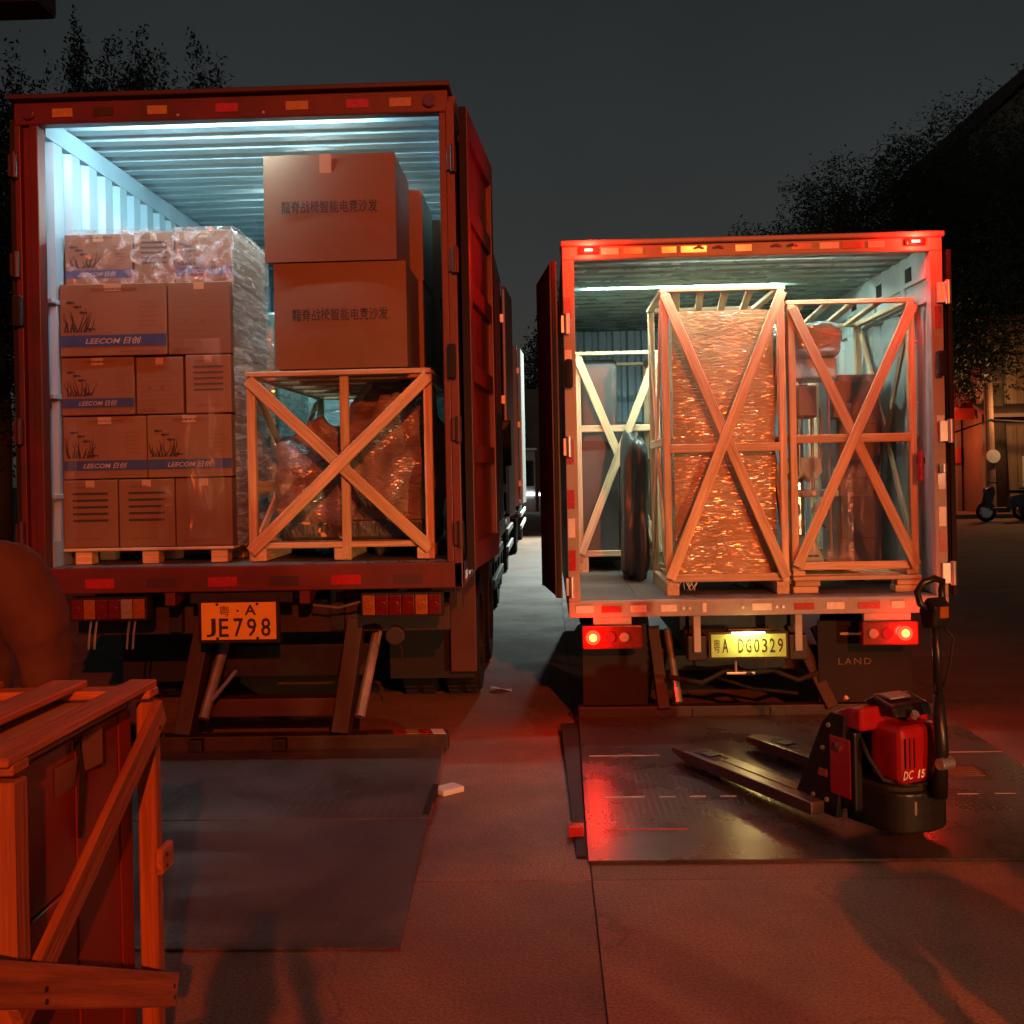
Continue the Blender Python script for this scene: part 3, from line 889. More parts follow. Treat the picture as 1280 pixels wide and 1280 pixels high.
# ------------------------------------------------------------------ the white box truck
def white_truck():
    Y = 6.70
    t = thing('box_truck', 'white box truck with glowing red marker lamps and open rear doors showing crated machines', 'truck', (1.3, Y, 0))
    XL, XR, Z0, Z1 = .114, 2.475, .735, 3.09
    IL, IR, F, C = .188, 2.40, .835, 2.985
    END = Y + 3.85
    fl = MB().box(IL - .05, IR + .05, Y + .075, END, .74, .832).build('floor', 'floor', t)
    for k in range(6):
        w = (IR - IL) / 6
        MB().box(IL + k * w + .002, IL + (k + 1) * w - .002, Y + .075, END - .03, .8325, .838).build('floor_sheet', 'floor', fl)
    sill = MB().box(XL, XR, Y, Y + .07, Z0, .836).build('rear_sill', 'white', t, .006)
    specs = [(.16, .27, 'retrowhite'), (.32, .445, 'retrored'), (.50, .60, 'retrowhite'), (.69, .79, 'retrowhite'), (1.26, 1.38, 'retrowhite'), (1.52, 1.645, 'retrored'), (1.72, 1.83, 'retrowhite'), (1.915, 2.05, 'retrored'), (2.12, 2.20, 'retrowhite')]
    strip_row(sill, specs, Y - .001, .765, .808)
    MB().box(.95, .975, Y - .004, Y - .001, .758, .815).build('sill_mark', 'retrowhite', sill)
    for x in (.83, .87, 1.41, 1.45, .585, 1.20):
        MB().tube((x, Y - .012, .785), (x, Y + .002, .785), .010, 8).build('bolt', 'galv', sill)
    hd = MB().box(XL, XR, Y, Y + .07, C - .0, Z1 - .022).build('header', 'white', t, .006)
    MB().box(XL - .01, XR + .01, Y - .03, Y + .25, Z1 - .02, Z1 + .012).build('roof_lip', 'white', t, .008)
    strip_row(hd, [(.36, .47, 'retrowhite'), (.50, .62, 'retrored'), (.74, .83, 'retroyellow'), (.86, 1.02, 'retrowhite'), (1.20, 1.30, 'retrowhite'), (1.55, 1.67, 'retrored'), (1.72, 1.84, 'retrowhite'), (1.86, 1.98, 'retrored'), (2.02, 2.12, 'retrowhite')], Y - .001, 3.012, 3.052)
    for x in (.94, 1.06, 1.42, 1.52):
        MB().path([(x, Y - .004, 3.035), (x + .03, Y - .022, 3.045), (x + .06, Y - .004, 3.035)], .007, 6).build('cable_clip', 'galv', hd)
    for x in (.282, 2.305):
        ml = MB().box(x - .062, x + .062, Y - .018, Y - .001, 3.018, 3.062).build('marker_lamp', 'lensred', hd, .006)
        MB().box(x - .042, x + .042, Y - .026, Y - .0185, 3.026, 3.054).build('lit_lens', 'redglow', ml, .004)
        MB().box(x - .026, x + .026, Y - .031, Y - .0265, 3.032, 3.048).build('lit_diode', 'redcore', ml, .002, segs=1)
        lamp('marker_light', 'POINT', (x, Y - .075, 3.04), 30, (1, .010, .005), .03)
    # posts with tapes, hinges, buffers
    lp = MB().box(XL, IL, Y + .001, Y + .08, .836, C).build('corner_post', 'white', t, .005)
    rp = MB().box(IR, XR, Y + .001, Y + .08, .836, C).build('corner_post', 'white', t, .005)
    for z0, z1, mt in ((2.62, 2.75, 'retrored'), (2.28, 2.42, 'retrowhite'), (1.70, 1.86, 'retrored'), (1.42, 1.54, 'retrored'), (1.24, 1.36, 'retrowhite'), (1.03, 1.16, 'retrored')):
        MB().box(XL + .006, XL + .05, Y - .003, Y, z0, z1).build('reflector', mt, lp)
    for z0, z1, mt in ((2.50, 2.64, 'retrored'), (2.20, 2.34, 'retrowhite'), (1.84, 1.96, 'retrored'), (1.50, 1.62, 'retrored'), (1.27, 1.39, 'retrowhite'), (1.11, 1.24, 'retrored')):
        MB().box(XR - .052, XR - .008, Y - .003, Y, z0, z1).build('reflector', mt, rp)
    for z in (2.60, 1.93, 1.05):
        hinge(t, XL - .015, XL + .022, Y - .003, z - .12 if z < 2 else z - .02)
    for z in (2.72, 1.86, .98):
        hinge(t, XR - .045, XR + .022, Y - .004, z, .13)
    MB().box(XL + .005, XL + .055, Y - .06, Y - .004, 2.18, 2.36).build('rubber_buffer', 'rubber', t, .018)
    MB().box(XR - .055, XR - .005, Y - .06, Y - .004, 2.20, 2.36).build('rubber_buffer', 'rubber', t, .018)
    MB().tube((XR - .03, Y - .03, 1.60), (XR - .03, Y - .03, 1.66), .022, 12).build('door_catch', 'galv', t, .004)
    # walls
    o = MB()
    o.box(XL, XL + .03, Y + .08, END, Z0, Z1 - .03)
    o.build('side_wall', 'white', t)
    MB().box(XR - .03, XR, Y + .08, END, Z0, Z1 - .03).build('side_wall', 'white', t)
    MB().box(XL, XR, Y + .25, END, Z1 - .019, Z1).build('roof', 'white', t)
    MB().box(XL + .03, XR - .03, END - .02, END, Z0, Z1 - .03).build('front_panel', 'white', t)
    o = MB()
    o.corrugated((IL - .03, Y + .08, .84), (0, 1, 0), (0, 0, 1), (1, 0, 0), END - Y - .15, 2.0, .30, .03)
    o.box(IL - .03, IL, Y + .08, END - .05, 2.84, 3.03)
    o.build('inner_wall', 'lininggreen', t)
    o = MB()
    o.corrugated((IR + .035, Y + .08, .84), (0, 1, 0), (0, 0, 1), (-1, 0, 0), END - Y - .15, 1.84, .46, .03)
    o.box(IR, IR + .035, Y + .08, END - .05, 2.68, 2.70)
    o.box(IR + .02, IR + .035, Y + .08, END - .05, 2.70, 2.83)
    o.box(IR, IR + .035, Y + .08, END - .05, 2.83, 3.03)
    for k in range(5):
        o.box(IR + .0, IR + .02, Y + .5 + k * .65, Y + .56 + k * .65, 2.70, 2.83)
    o.build('inner_wall', 'lininggreen', t)
    for k in range(3):
        MB().box(IR - .004, IR - .0005, Y + .34 + k * .62, Y + .46 + k * .62, 2.86, 2.95).build('lashing_slot', 'plastic', t)
    for z in (1.95, 2.55):
        MB().path([(IR - .002, Y + .26, z - .1), (IR - .06, Y + .26, z - .1), (IR - .06, Y + .26, z + .1), (IR - .002, Y + .26, z + .1)], .012, 8).build('lashing_ring', 'galv', t)
    o = MB()
    o.corrugated((IL, END - .05, .84), (1, 0, 0), (0, 0, 1), (0, -1, 0), IR - IL, 2.2, .14, .03)
    o.build('front_wall', 'lining', t)
    o = MB()
    o.corrugated((IL - .03, Y + .08, 3.058), (0, 1, 0), (1, 0, 0), (0, 0, -1), END - Y - .13, IR - IL + .06, .20, .034)
    o.build('ceiling_sheet', 'ceilgreen', t)
    ls = MB().box(.34, 1.75, Y + 1.289, Y + 1.315, 3.037, 3.050).build('interior_lamp', 'ledgreen', t)
    MB().box(.6, 2.0, Y + .072, Y + .086, 3.010, 3.022).build('lit_tube', 'ledthin', ls)
    # doors: two leaves swung out beside the body
    def leaf(xa, ya, xb, yb, z0, z1):
        a, b = V(xa, ya, 0), V(xb, yb, 0)
        u = (b - a).normalized(); L = (b - a).length; nr = V(u.y, -u.x, 0)
        def P(s_, n_, z):
            return a + u * s_ + nr * n_ + V(0, 0, z)
        def slab(m, s0, s1, n0, n1, za, zb):
            m.hexa([P(s0, n0, za), P(s0, n1, za), P(s1, n1, za), P(s1, n0, za)], [P(s0, n0, zb), P(s0, n1, zb), P(s1, n1, zb), P(s1, n0, zb)])
        m = MB(); slab(m, .012, L - .012, -.02, .02, z0 + .01, z1 - .01)
        d = m.build('door', 'reddark' if xa < 1 else 'white', t)
        m = MB()
        slab(m, 0, .012, -.022, .022, z0, z1); slab(m, L - .012, L, -.022, .022, z0, z1)
        m.build('door_edge', 'reddark' if xa < 1 else 'rubber', d)
        m = MB(); slab(m, -.016, 0, -.012, .012, z0, z1)
        m.build('door_seal', 'rubber', d)
        if xa < 1:
            return d
        m = MB(); m.tube(P(L * .5, -.045, z0 + .05), P(L * .5, -.045, z1 - .05), .014, 10)
        m.build('lock_rod', 'galv', d)
        for z in (z0 + .5, z1 - .5):
            m = MB(); slab(m, L * .5 - .04, L * .5 + .04, -.06, -.022, z - .03, z + .03)
            m.build('rod_bracket', 'galv', d)
    leaf(.056, Y + .02, -.035, Y + .78, .86, 2.985)
    leaf(2.515, Y + .02, 2.55, Y + 1.05, .84, 2.99)
    # lamps below the sill
    for x0, x1, lit in ((.197, .575, .262), (1.935, 2.285, 2.20)):
        MB().box(x0 + .07 if x0 < 1 else x0 + .02, x0 + .31, Y + .02, Y + .06, .685, .734).build('lamp_bracket', 'white', t, .004)
        tl = MB().box(x0, x1, Y + .0, Y + .07, .535, .683).build('tail_lamp', 'lensred', t, .01)
        s = 1 if x0 < 1 else -1
        e = x0 if x0 < 1 else x1
        MB().tube((lit, Y - .012, .609), (lit, Y - .001, .609), .046, 24).build('tail_bulb', 'tailglow', tl, .004)
        MB().tube((lit, Y - .0165, .609), (lit, Y - .0125, .609), .024, 20).build('bulb_core', 'tailcore', tl)
        MB().tube((lit + s * .105, Y - .008, .609), (lit + s * .105, Y - .001, .609), .034, 20).build('brake_lens', 'tailglow2', tl, .003)
        MB().tube((lit + s * .195, Y - .008, .609), (lit + s * .195, Y - .001, .609), .030, 20).build('reverse_lens', 'lensclear', tl, .003)
        lamp('tail_light', 'POINT', (lit, Y - .075, .609), 10, (1, .012, .006), .035)
    # number plate with its lamp
    pl = MB().box(1.004, 1.472, Y + .03, Y + .036, .468, .612).build('number_plate', 'plategreen', t, .002, segs=1)
    MB().box(.99, 1.486, Y + .0365, Y + .055, .455, .625).build('plate_frame', 'steel', pl)
    lettering('粤', pl, (1.040, Y + .0285, .540), .040, .086, 'inkblack')
    lettering('A', pl, (1.092, Y + .0285, .540), .036, .086, 'inkblack', bold=.01)
    for ch, x in zip('DG0329', (1.190, 1.238, 1.288, 1.337, 1.386, 1.436)):
        lettering(ch, pl, (x, Y + .0285, .540), .034, .088, 'inkblack', bold=.008)
    lp_ = MB().box(1.10, 1.36, Y - .03, Y + .03, .632, .655).build('plate_lamp', 'plastic', t, .006)
    MB().box(1.13, 1.33, Y - .022, Y + .015, .6245, .6315).build('plate_bulb', 'plateglow', lp_)
    lamp('plate_light', 'POINT', (1.23, Y - .05, .61), 1.6, (1, .62, .22), .02)
    # legs, arms, hoses under the body
    for x in (.92, 1.555):
        MB().box(x - .022, x + .022, Y + .04, Y + .09, .50, .734).build('frame_leg', 'white', t, .004)
        MB().box(x - .06, x + .06, Y + .06, Y + .18, .44, .60).build('frame_foot', 'steel', t, .01)
    for xa, xb in ((.62, .72), (1.60, 1.80)):
        MB().beam((xa + (.06 if xa < 1 else .0), Y + .45, .60), (xb, Y + .22, .10), .075, .10, (0, 1, 0)).build('lift_arm', 'rust', t, .006)
        MB().tube((xa + .16, Y + .5, .58), (xb + .10, Y + .25, .14), .026, 12).build('lift_cylinder', 'galv', t)
    MB().path([(.75, Y + .12, .33), (.95, Y + .08, .30), (1.10, Y + .1, .37), (1.24, Y + .06, .36), (1.40, Y + .1, .37), (1.55, Y + .08, .31), (1.70, Y + .12, .35)], .017, 8).build('hydraulic_hose', 'rubber', t, smooth=True)
    MB().box(1.10, 1.28, Y + .05, Y + .07, .355, .37).build('cable_tray', 'galv', t, .003)
    MB().tube((1.16, Y + .06, .37), (1.16, Y + .06, .44), .008, 8).build('bolt', 'galv', t)
    MB().path([(1.05, Y + .3, .30), (1.3, Y + .28, .22), (1.6, Y + .3, .18)], .012, 8).build('hydraulic_hose', 'rubber', t, smooth=True)
    for x in (.95, 1.62):
        MB().box(x - .035, x + .035, Y + .4, END + 2.0, .42, .68).build('chassis_rail', 'steel', t)
    MB().box(.3, 2.3, Y + .5, Y + .58, .30, .45).build('underrun_bar', 'steel', t, .006)
    MB().box(.86, 1.62, Y + .44, Y + .49, .46, .70).build('cross_member', 'steel', t)
    # mud flaps
    for x0, x1 in ((.20, .62), (1.72, 2.32)):
        f = MB().box(x0, x1, Y + .24, Y + .255, .13, .66).build('mud_flap', 'rubber', t, .004)
        if x0 > 1:
            lettering('LAND', f, (1.955, Y + .2385, .395), .21, .042, 'inkfade', spacing=1.25)
            MB().box(1.86, 2.06, Y + .225, Y + .239, .565, .585).build('flap_strip', 'galv', f, .002, segs=1)
            MB().box(1.90, 1.91, Y + .215, Y + .2245, .57, .58).build('bolt', 'galv', f)
    for y in (Y + .72,):
        for x0 in (.32, .56, 2.02, 2.26):
            wheel(t, x0, y, .36, .20)
    # lowered platform of the lift
    Zp = .062
    pf = MB().hexa([(.135, Y - 2.22, .004), (2.50, Y - 2.22, .004), (2.50, Y + .20, .004), (.165, Y + .20, .004)],
                   [(.135, Y - 2.22, .016), (2.50, Y - 2.22, .016), (2.50, Y + .20, Zp), (.165, Y + .20, Zp)]).build('lift_platform', 'liftgloss', t, .003, segs=1)
    def zt(y):
        return .016 + (y - (Y - 2.22)) / 2.42 * (Zp - .016)
    eb = MB().box(.165, 2.50, Y + .21, Y + .30, .03, .125).build('platform_edge', 'rust', pf, .008)
    for x in (.95, 1.45):
        MB().box(x - .05, x + .05, Y + .20, Y + .209, .05, .11).build('platform_hinge', 'steel', pf, .004)
    MB().hexa([(.09, Y - 2.15, .0), (.13, Y - 2.15, .0), (.158, Y + .1, .0), (.05, Y + .1, .0)], [(.09, Y - 2.15, .012), (.13, Y - 2.15, .012), (.158, Y + .1, .05), (.05, Y + .1, .05)]).build('side_strip', 'rubber', pf)  # low dark strip along the platform's left edge, wider at the back
    MB().box(.06, .13, Y - 1.92, Y - 1.86, .012, .06).build('side_stop', 'retrored', pf, .004)
    # scored lines and coloured tapes on the plate
    for y, segs_, mt in ((Y - .68, [(.20, .60), (1.75, 2.5)], 'inkwhite'), (Y - 1.40, [(.25, .45), (.52, .60), (.67, .75), (.82, .90), (1.8, 1.9), (1.98, 2.08), (2.16, 2.26), (2.34, 2.44)], 'inkwhite'), (Y - 1.85, [(.22, .60)], 'retrored')):
        for a, b in segs_:
            z = zt(y)
            MB().hexa([(a, y - .006, z + .0005), (b, y - .006, z + .0005), (b, y + .006, z + .0007), (a, y + .006, z + .0007)], [(a, y - .006, z + .002), (b, y - .006, z + .002), (b, y + .006, z + .0022), (a, y + .006, z + .0022)]).build('painted_line', mt, pf)
    for x0, y0, w, h in ((2.05, Y - .40, .16, .26), (2.05, Y - 1.15, .20, .22)):
        sl = (Zp - .016) / 2.42
        def Q(x, y, dz):
            return (x, y, zt(y) + dz)
        st = MB().hexa([Q(x0, y0, .0005), Q(x0 + w, y0, .0005), Q(x0 + w, y0 + h, .0005), Q(x0, y0 + h, .0005)], [Q(x0, y0, .002), Q(x0 + w, y0, .002), Q(x0 + w, y0 + h, .002), Q(x0, y0 + h, .002)]).build('warning_sticker', 'reddark', pf)
        m = MB()
        for k in range(5):
            yy = y0 + .03 + k * (h - .05) / 5
            m.hexa([Q(x0 + .02, yy, .0025), Q(x0 + w - .02, yy, .0025), Q(x0 + w - .02, yy + .02, .0025), Q(x0 + .02, yy + .02, .0025)], [Q(x0 + .02, yy, .0035), Q(x0 + w - .02, yy, .0035), Q(x0 + w - .02, yy + .02, .0035), Q(x0 + .02, yy + .02, .0035)])
        m.build('sticker_print', 'lensamber', st)
    # cab
    cb = MB()
    cb.prism([(XL + .12, END + .15, .45), (XL + .12, END + 1.75, .45), (XL + .12, END + 1.75, 1.3), (XL + .12, END + 1.5, 2.2), (XL + .12, END + .15, 2.3)], (XR - XL - .24, 0, 0))
    cab = cb.build('cab', 'white', t, .04)
    MB().box(XL + .112, XL + .119, END + .5, END + 1.3, 1.35, 2.0).build('side_window', 'glass', cab, .002)
    for x0 in (.42, 2.16):
        wheel(t, x0, END + 1.0, .36, .22)
    return t


MT['liftgloss'] = M('polished_lift_steel', (.075, .064, .062), .29, .5, var=.4, vs=3, bump=.6, bs=70, dirt=.7, dirtcol=(.035, .024, .02), rvar=.16, bdist=.0015, tread=30)
MT['tailglow2'] = EM('dim_brake_lens', (1, .012, .008), .8)
white_truck()


# ------------------------------------------------------------------ cartons on the pallet
def carton(x0, x1, y0, y1, z0, z1, label, kind, group):
    t = thing('cardboard_box', label, 'box', ((x0 + x1) / 2, (y0 + y1) / 2, z0), group)
    b = MB().box(x0 + .003, x1 - .003, y0, y1, z0 + .001, z1 - .004).build('carton', 'card', t, .006)
    w, h = x1 - x0, z1 - z0
    yf = y0 - .0012
    def flat(m, a, b_, c, d):
        m.add([(a, yf, c), (b_, yf, c), (b_, yf, d), (a, yf, d)], [(0, 1, 2, 3)])
    if kind == 'brand':
        m = MB()
        flat(m, x0 + .004, x1 - .004, z0 + .13 * h, z0 + .29 * h)
        m.build('printed_band', 'inkblue', t)
        lettering('LEECOM 日创', t, (x0 + w * .50, yf - .0008, z0 + .21 * h), w * .52, h * .095, 'inkwhite', shear=.25, bold=.012)
        m = MB()
        for k in range(13):
            bx = x0 + .035 + .012 * k + RNG.uniform(-.006, .006)
            hh = h * RNG.uniform(.14, .34)
            px, pz = bx, z0 + .33 * h
            for s_ in range(4):
                nx = px + RNG.uniform(-.012, .012) + (.006 if k > 6 else -.004)
                nz = pz + hh / 4
                ww = .006 * (1 - s_ / 4.2)
                m.add([(px - ww, yf, pz), (px + ww, yf, pz), (nx + ww * .75, yf, nz), (nx - ww * .75, yf, nz)], [(0, 1, 2, 3)])
                px, pz = nx, nz
        for fx, fz in ((.12, .74), (.20, .68), (.27, .60), (.36, .37)):
            c = (x0 + fx * min(w, .52), z0 + fz * h)
            m.add([(c[0] + .019 * math.cos(a * PI / 5), yf, c[1] + .008 * math.sin(a * PI / 5)) for a in range(10)], [tuple(range(10))])
            m.add([(c[0] + .014, yf, c[1]), (c[0] + .03, yf, c[1] - .009), (c[0] + .03, yf, c[1] + .009)], [(0, 1, 2)])
        m.build('seaweed_print', 'inkblack', t)
        m = MB()
        for k in range(6):
            zz = z0 + h * (.40 + .065 * k)
            flat(m, x1 - .26 * w, x1 - .05 * w - RNG.uniform(0, .04), zz, zz + .004)
        flat(m, x0 + w * .3, x0 + w * .72, z1 - .10 * h, z1 - .07 * h)
        flat(m, x0 + w * .55, x0 + w * .93, z0 + .05 * h, z0 + .065 * h)
        m.build('printed_text_lines', 'inkfade', t)
    elif kind == 'vents':
        m = MB()
        for k in range(5):
            zz = z0 + h * (.38 + .098 * k)
            flat(m, x0 + .18 * w, x1 - .18 * w, zz, zz + h * .035)
        m.build('printed_bars', 'inkblack', t)
        m = MB()
        flat(m, x0 + .2 * w, x0 + .55 * w, z1 - .13 * h, z1 - .10 * h)
        m.build('printed_title', 'inkfade', t)
        m = MB()
        flat(m, x0 + .2 * w, x0 + .7 * w, z0 + .12 * h, z0 + .145 * h)
        m.build('printed_text_lines', 'inkfade', t)
    elif kind == 'marks':
        m = MB()
        for k in range(9):
            zz = z0 + h * (.16 + .08 * k)
            flat(m, x0 + .08 * w, x1 - (.05 + RNG.uniform(0, .3)) * w, zz, zz + .003)
        flat(m, x0 + .08 * w, x0 + .42 * w, z0 + .05 * h, z0 + .095 * h)
        for fx in (.28, .55):
            c = (x0 + fx * w, z0 + h * .45)
            m.add([(c[0] + .013 * math.cos(a * PI / 4), yf - .0004, c[1] + .013 * math.sin(a * PI / 4)) for a in range(8)], [tuple(range(8))])
        m.build('printed_text_lines', 'inkfade', t)
    m = MB()
    m.add([(x0 + w * .42, yf, z1 - .05), (x0 + w * .58, yf, z1 - .05), (x0 + w * .58, yf, z1 - .008), (x0 + w * .42, yf, z1 - .008)], [(0, 1, 2, 3)])
    m.build('tape', 'tape', t)
    t.rotation_euler = (0, 0, rad(RNG.uniform(-.45, .45)))
    return t


GP = 'printed cartons stacked on the pallet in the red truck'
yf, yb = 6.35, 7.15
stack = [
    (-2.93, -2.592, 1.252, 1.665, 'vents', 'bottom row carton with five black bars, at the end nearest the truck wall'),
    (-2.590, -2.246, 1.252, 1.665, 'vents', 'bottom row carton with five black bars, in the middle of its row'),
    (-2.244, -1.895, 1.252, 1.665, 'marks', 'bottom row carton with faint small print, at the end beside the wooden crate'),
    (-2.93, -2.416, 1.668, 2.048, 'brand', 'wide seaweed carton with blue band in the second row up, nearest the truck wall'),
    (-2.413, -1.895, 1.668, 2.048, 'brand', 'wide seaweed carton with blue band in the second row up, beside the wooden crate'),
    (-2.93, -2.478, 2.052, 2.405, 'brand', 'seaweed carton with blue band in the middle row of the stack'),
    (-2.472, -2.180, 2.052, 2.400, 'marks', 'plain narrow carton with faint print in the middle row, between seaweed and barred cartons'),
    (-2.172, -1.890, 2.052, 2.405, 'vents', 'carton with five black bars at the end of the middle row beside the crate'),
    (-2.93, -2.276, 2.408, 2.848, 'brand', 'widest seaweed carton with blue band, in the row just under the film-covered top'),
    (-2.272, -1.885, 2.408, 2.848, 'marks', 'faintly printed carton in the fourth row, beside the widest seaweed carton'),
    (-2.925, -2.505, 2.852, 3.165, 'brand', 'topmost seaweed carton under shiny film, nearest the truck wall'),
    (-2.500, -2.250, 2.852, 3.170, 'vents', 'topmost pale carton with five black bars, between two seaweed cartons'),
    (-2.245, -1.888, 2.852, 3.172, 'brand', 'topmost seaweed carton under bright crumpled film, at the aisle corner of the stack'),
]
for x0, x1, z0, z1, kind, lab in stack:
    carton(x0, x1, (yf if z0 < 2.85 else 6.40) + RNG.uniform(-.006, .006) - (.015 if z0 < 2.85 else 0), yb, z0, z1, lab, kind, GP)

pal = thing('pallet', 'wooden pallet under the stack of printed cartons in the red truck', 'pallet', (-2.41, 6.75, 1.15))
for k in range(6):
    y = 6.37 + k * .145
    plank(pal, 'deck_board', (-2.93, y, 1.240), (-1.895, y, 1.240), .10, .018)
for x in (-2.82, -2.41, -1.99):
    for y in (6.40, 6.75, 7.08):
        MB().box(x - .05, x + .05, y - .05, y + .05, 1.151, 1.230).build('pallet_block', 'wood', pal, .004, segs=1)


def crumple(v, s, amp):
    return V(noise.noise(v * s), noise.noise(v * s + V(31, 0, 0)), noise.noise(v * s + V(0, 57, 0))) * amp


fw = thing('stretch_film', 'clear stretch film wound round the stack of printed cartons on the pallet', 'stretch film', (-2.4, 6.75, 1.25))
m = MB()
def side(a, b):
    p = V(-1.874, 6.33 + .83 * a, 1.25 + 1.93 * b)
    return p + V(abs(noise.noise(p * 9)) * .018, 0, 0)
m.grid(side, 30, 60)
m.build('side_film', 'filmside', fw, smooth=True)
m = MB()
def top(a, b):
    p = V(-2.90 + 1.02 * a, 6.39 + .77 * b, 3.178)
    return p + V(0, 0, abs(noise.noise(p * 8)) * .022)
m.grid(top, 40, 24)
m.build('top_film', 'film', fw, smooth=True)
m = MB()
def front(a, b):
    x = -2.905 + 1.03 * a
    low = 2.835 + .05 * noise.noise(V(x * 7, 0, 2)) - .10 * max(0, 1 - abs(x + 2.50) / .05)
    z = low + (3.185 - low) * b
    p = V(x, 6.385, z)
    return p + V(0, -abs(noise.noise(V(x * 11, 0, z * 13))) * .014, 0)
m.grid(lambda a, b: front(a * .64, b), 50, 24)
m.build('front_film', 'filmmid', fw, smooth=True)
m = MB()
m.grid(lambda a, b: front(.64 + a * .36, b), 30, 24)
m.build('front_film', 'filmheavy', fw, smooth=True)
for cx, z0, z1, w in ((-2.86, 1.3, 2.0, .05), (-2.05, 1.3, 2.5, .22), (-2.30, 1.3, 1.62, .07)):
    m = MB()
    def rib(a, b, cx=cx, z0=z0, z1=z1, w=w):
        z = z0 + (z1 - z0) * b
        x = cx + w * (a - .5) + .03 * noise.noise(V(cx * 9, z * 4, 0))
        return V(x, 6.322 - abs(noise.noise(V(x * 14, z * 10, 1))) * .012, z)
    m.grid(rib, 8, 40)
    m.build('front_film', 'filmsoft', fw, smooth=True)

# ------------------------------------------------------------------ big sofa cartons on the left crate
def big_carton(x0, x1, y0, y1, z0, z1, label, text, tape):
    t = thing('cardboard_box', label, 'box', ((x0 + x1) / 2, (y0 + y1) / 2, z0), 'large cartons stacked on the wooden crate')
    def face(a, b):
        x = x0 + (x1 - x0) * a; z = z0 + (z1 - z0) * b
        return V(x, y0 - .010 * math.sin(PI * a) * math.sin(PI * b) + .004 * noise.noise(V(x * 4, z * 4, x0)), z)
    MB().box(x0, x1, y0 + .004, y1, z0 + .002, z1 - .002).build('carton', 'card', t, .012, segs=3)
    m = MB(); m.grid(face, 16, 14)
    m.build('front_panel', 'card', t, smooth=True)
    if text:
        lettering('龍脊战椅智能电竞沙发', t, ((x0 + x1) / 2 + .0, y0 - .0135, z0 + (z1 - z0) * .505), .575, .075, 'inkblack', bold=.012)
    if tape:
        m = MB()
        xx = x0 + (x1 - x0) * .475
        m.grid(lambda a, b: V(xx - .035 + .07 * a, y0 - .006 - .006 * math.sin(b * 1.5), z1 - .125 + .125 * b), 2, 4)
        m.build('tape', 'tape', t)
    m = MB()
    for (ax, az, bx, bz) in ((0, 0, 1, 0), (0, 1, 0, 0), (1, 1, 0, 1)):
        pass
    return t


big_carton(-1.615, -.822, 6.31, 6.94, 2.300, 2.932, 'lower large sofa carton with Chinese print, resting directly on the wooden crate', True, False)
big_carton(-1.660, -.872, 6.29, 6.93, 2.936, 3.572, 'upper large sofa carton with a strip of tape at its top edge', True, True)
big_carton(-1.58, -.800, 6.98, 7.60, 2.300, 2.93, 'large carton hidden deep behind the lower sofa carton on the crate', False, False)
big_carton(-1.56, -.795, 6.99, 7.62, 2.934, 3.53, 'large carton standing just behind the upper sofa carton, its edge showing', False, False)
big_carton(-1.50, -.760, 7.68, 8.30, 2.300, 2.93, 'rearmost lower large carton behind the sofa cartons in the red truck', False, False)
big_carton(-1.50, -.745, 7.70, 8.30, 2.934, 3.50, 'rearmost upper large carton by the container wall, mostly hidden', False, False)

# ------------------------------------------------------------------ wooden crate in the red truck
cr = thing('wooden_crate', 'pine crate with crossed braces holding a humped machine under the sofa cartons', 'crate', (-1.24, 7.2, 1.15))
x0, x1, y0, y1, z0, z1 = -1.80, -.685, 6.30, 8.35, 1.152, 2.29
for x in (x0 + .025, x1 - .025):
    for y in (y0 + .05, y1 - .05):
        plank(cr, 'post', (x, y, z0), (x, y, z1 - .032), .05, .05)
plank(cr, 'post', ((x0 + x1) / 2 + .03, y0 + .05, z0), ((x0 + x1) / 2 + .03, y0 + .05, z1 - .032), .055, .03, up=(0, 1, 0))
plank(cr, 'top_rail', (x0, y0 + .035, z1 - .017), (x1, y0 + .035, z1 - .015), .07, .03)
plank(cr, 'top_rail', (x0 + .03, y0 + .08, z1 - .016), (x0 + .03, y1, z1 - .016), .06, .03)
plank(cr, 'top_rail', (x1 - .03, y0 + .08, z1 - .016), (x1 - .03, y1, z1 - .016), .06, .03)
for k in range(6):
    y = y0 + .32 + k * .33
    plank(cr, 'top_slat', (x0 + .065, y, z1 - .02), (x1 - .065, y, z1 - .02), .09, .025)
plank(cr, 'bottom_rail', (x0 + .06, y0 + .055, 1.245), (x1 - .06, y0 + .055, 1.245), .03, .035)
plank(cr, 'brace', (x0 + .015, y0 + .010, z1 - .05), (x1 - .02, y0 + .010, z0 + .06), .022, .072, up=(0, 1, 0)).rotation_euler.rotate_axis('X', PI / 2)
plank(cr, 'brace', (x0 + .02, y0 - .013, z0 + .06), (x1 - .015, y0 - .013, z1 - .05), .022, .072, up=(0, 1, 0)).rotation_euler.rotate_axis('X', PI / 2)
plank(cr, 'brace', (x0 + .012, y0 + .15, z1 - .08), (x0 + .012, y1 - .15, z0 + .1), .02, .065)
plank(cr, 'brace', (x0 + .012, y0 + .15, z0 + .1), (x0 + .012, y1 - .15, z1 - .08), .018, .065)
plank(cr, 'side_rail', (x0 + .02, y0 + .08, 1.60), (x0 + .02, y1 - .08, 1.60), .02, .07)
for x in (x0 + .06, (x0 + x1) / 2, x1 - .06):
    plank(cr, 'skid', (x, y0 + .02, 1.19), (x, y1, 1.19), .09, .07)
plank(cr, 'base_board', (x0 + .06, y0 + .65, 1.245), (x1 - .06, y0 + .65, 1.245), 1.1, .03, 'woodraw')
mc = thing('wrapped_machine', 'humped machine wrapped in shiny stretch film inside the crate under the sofa cartons', 'wrapped machine', (-1.2, 6.9, 1.26))
m = MB()
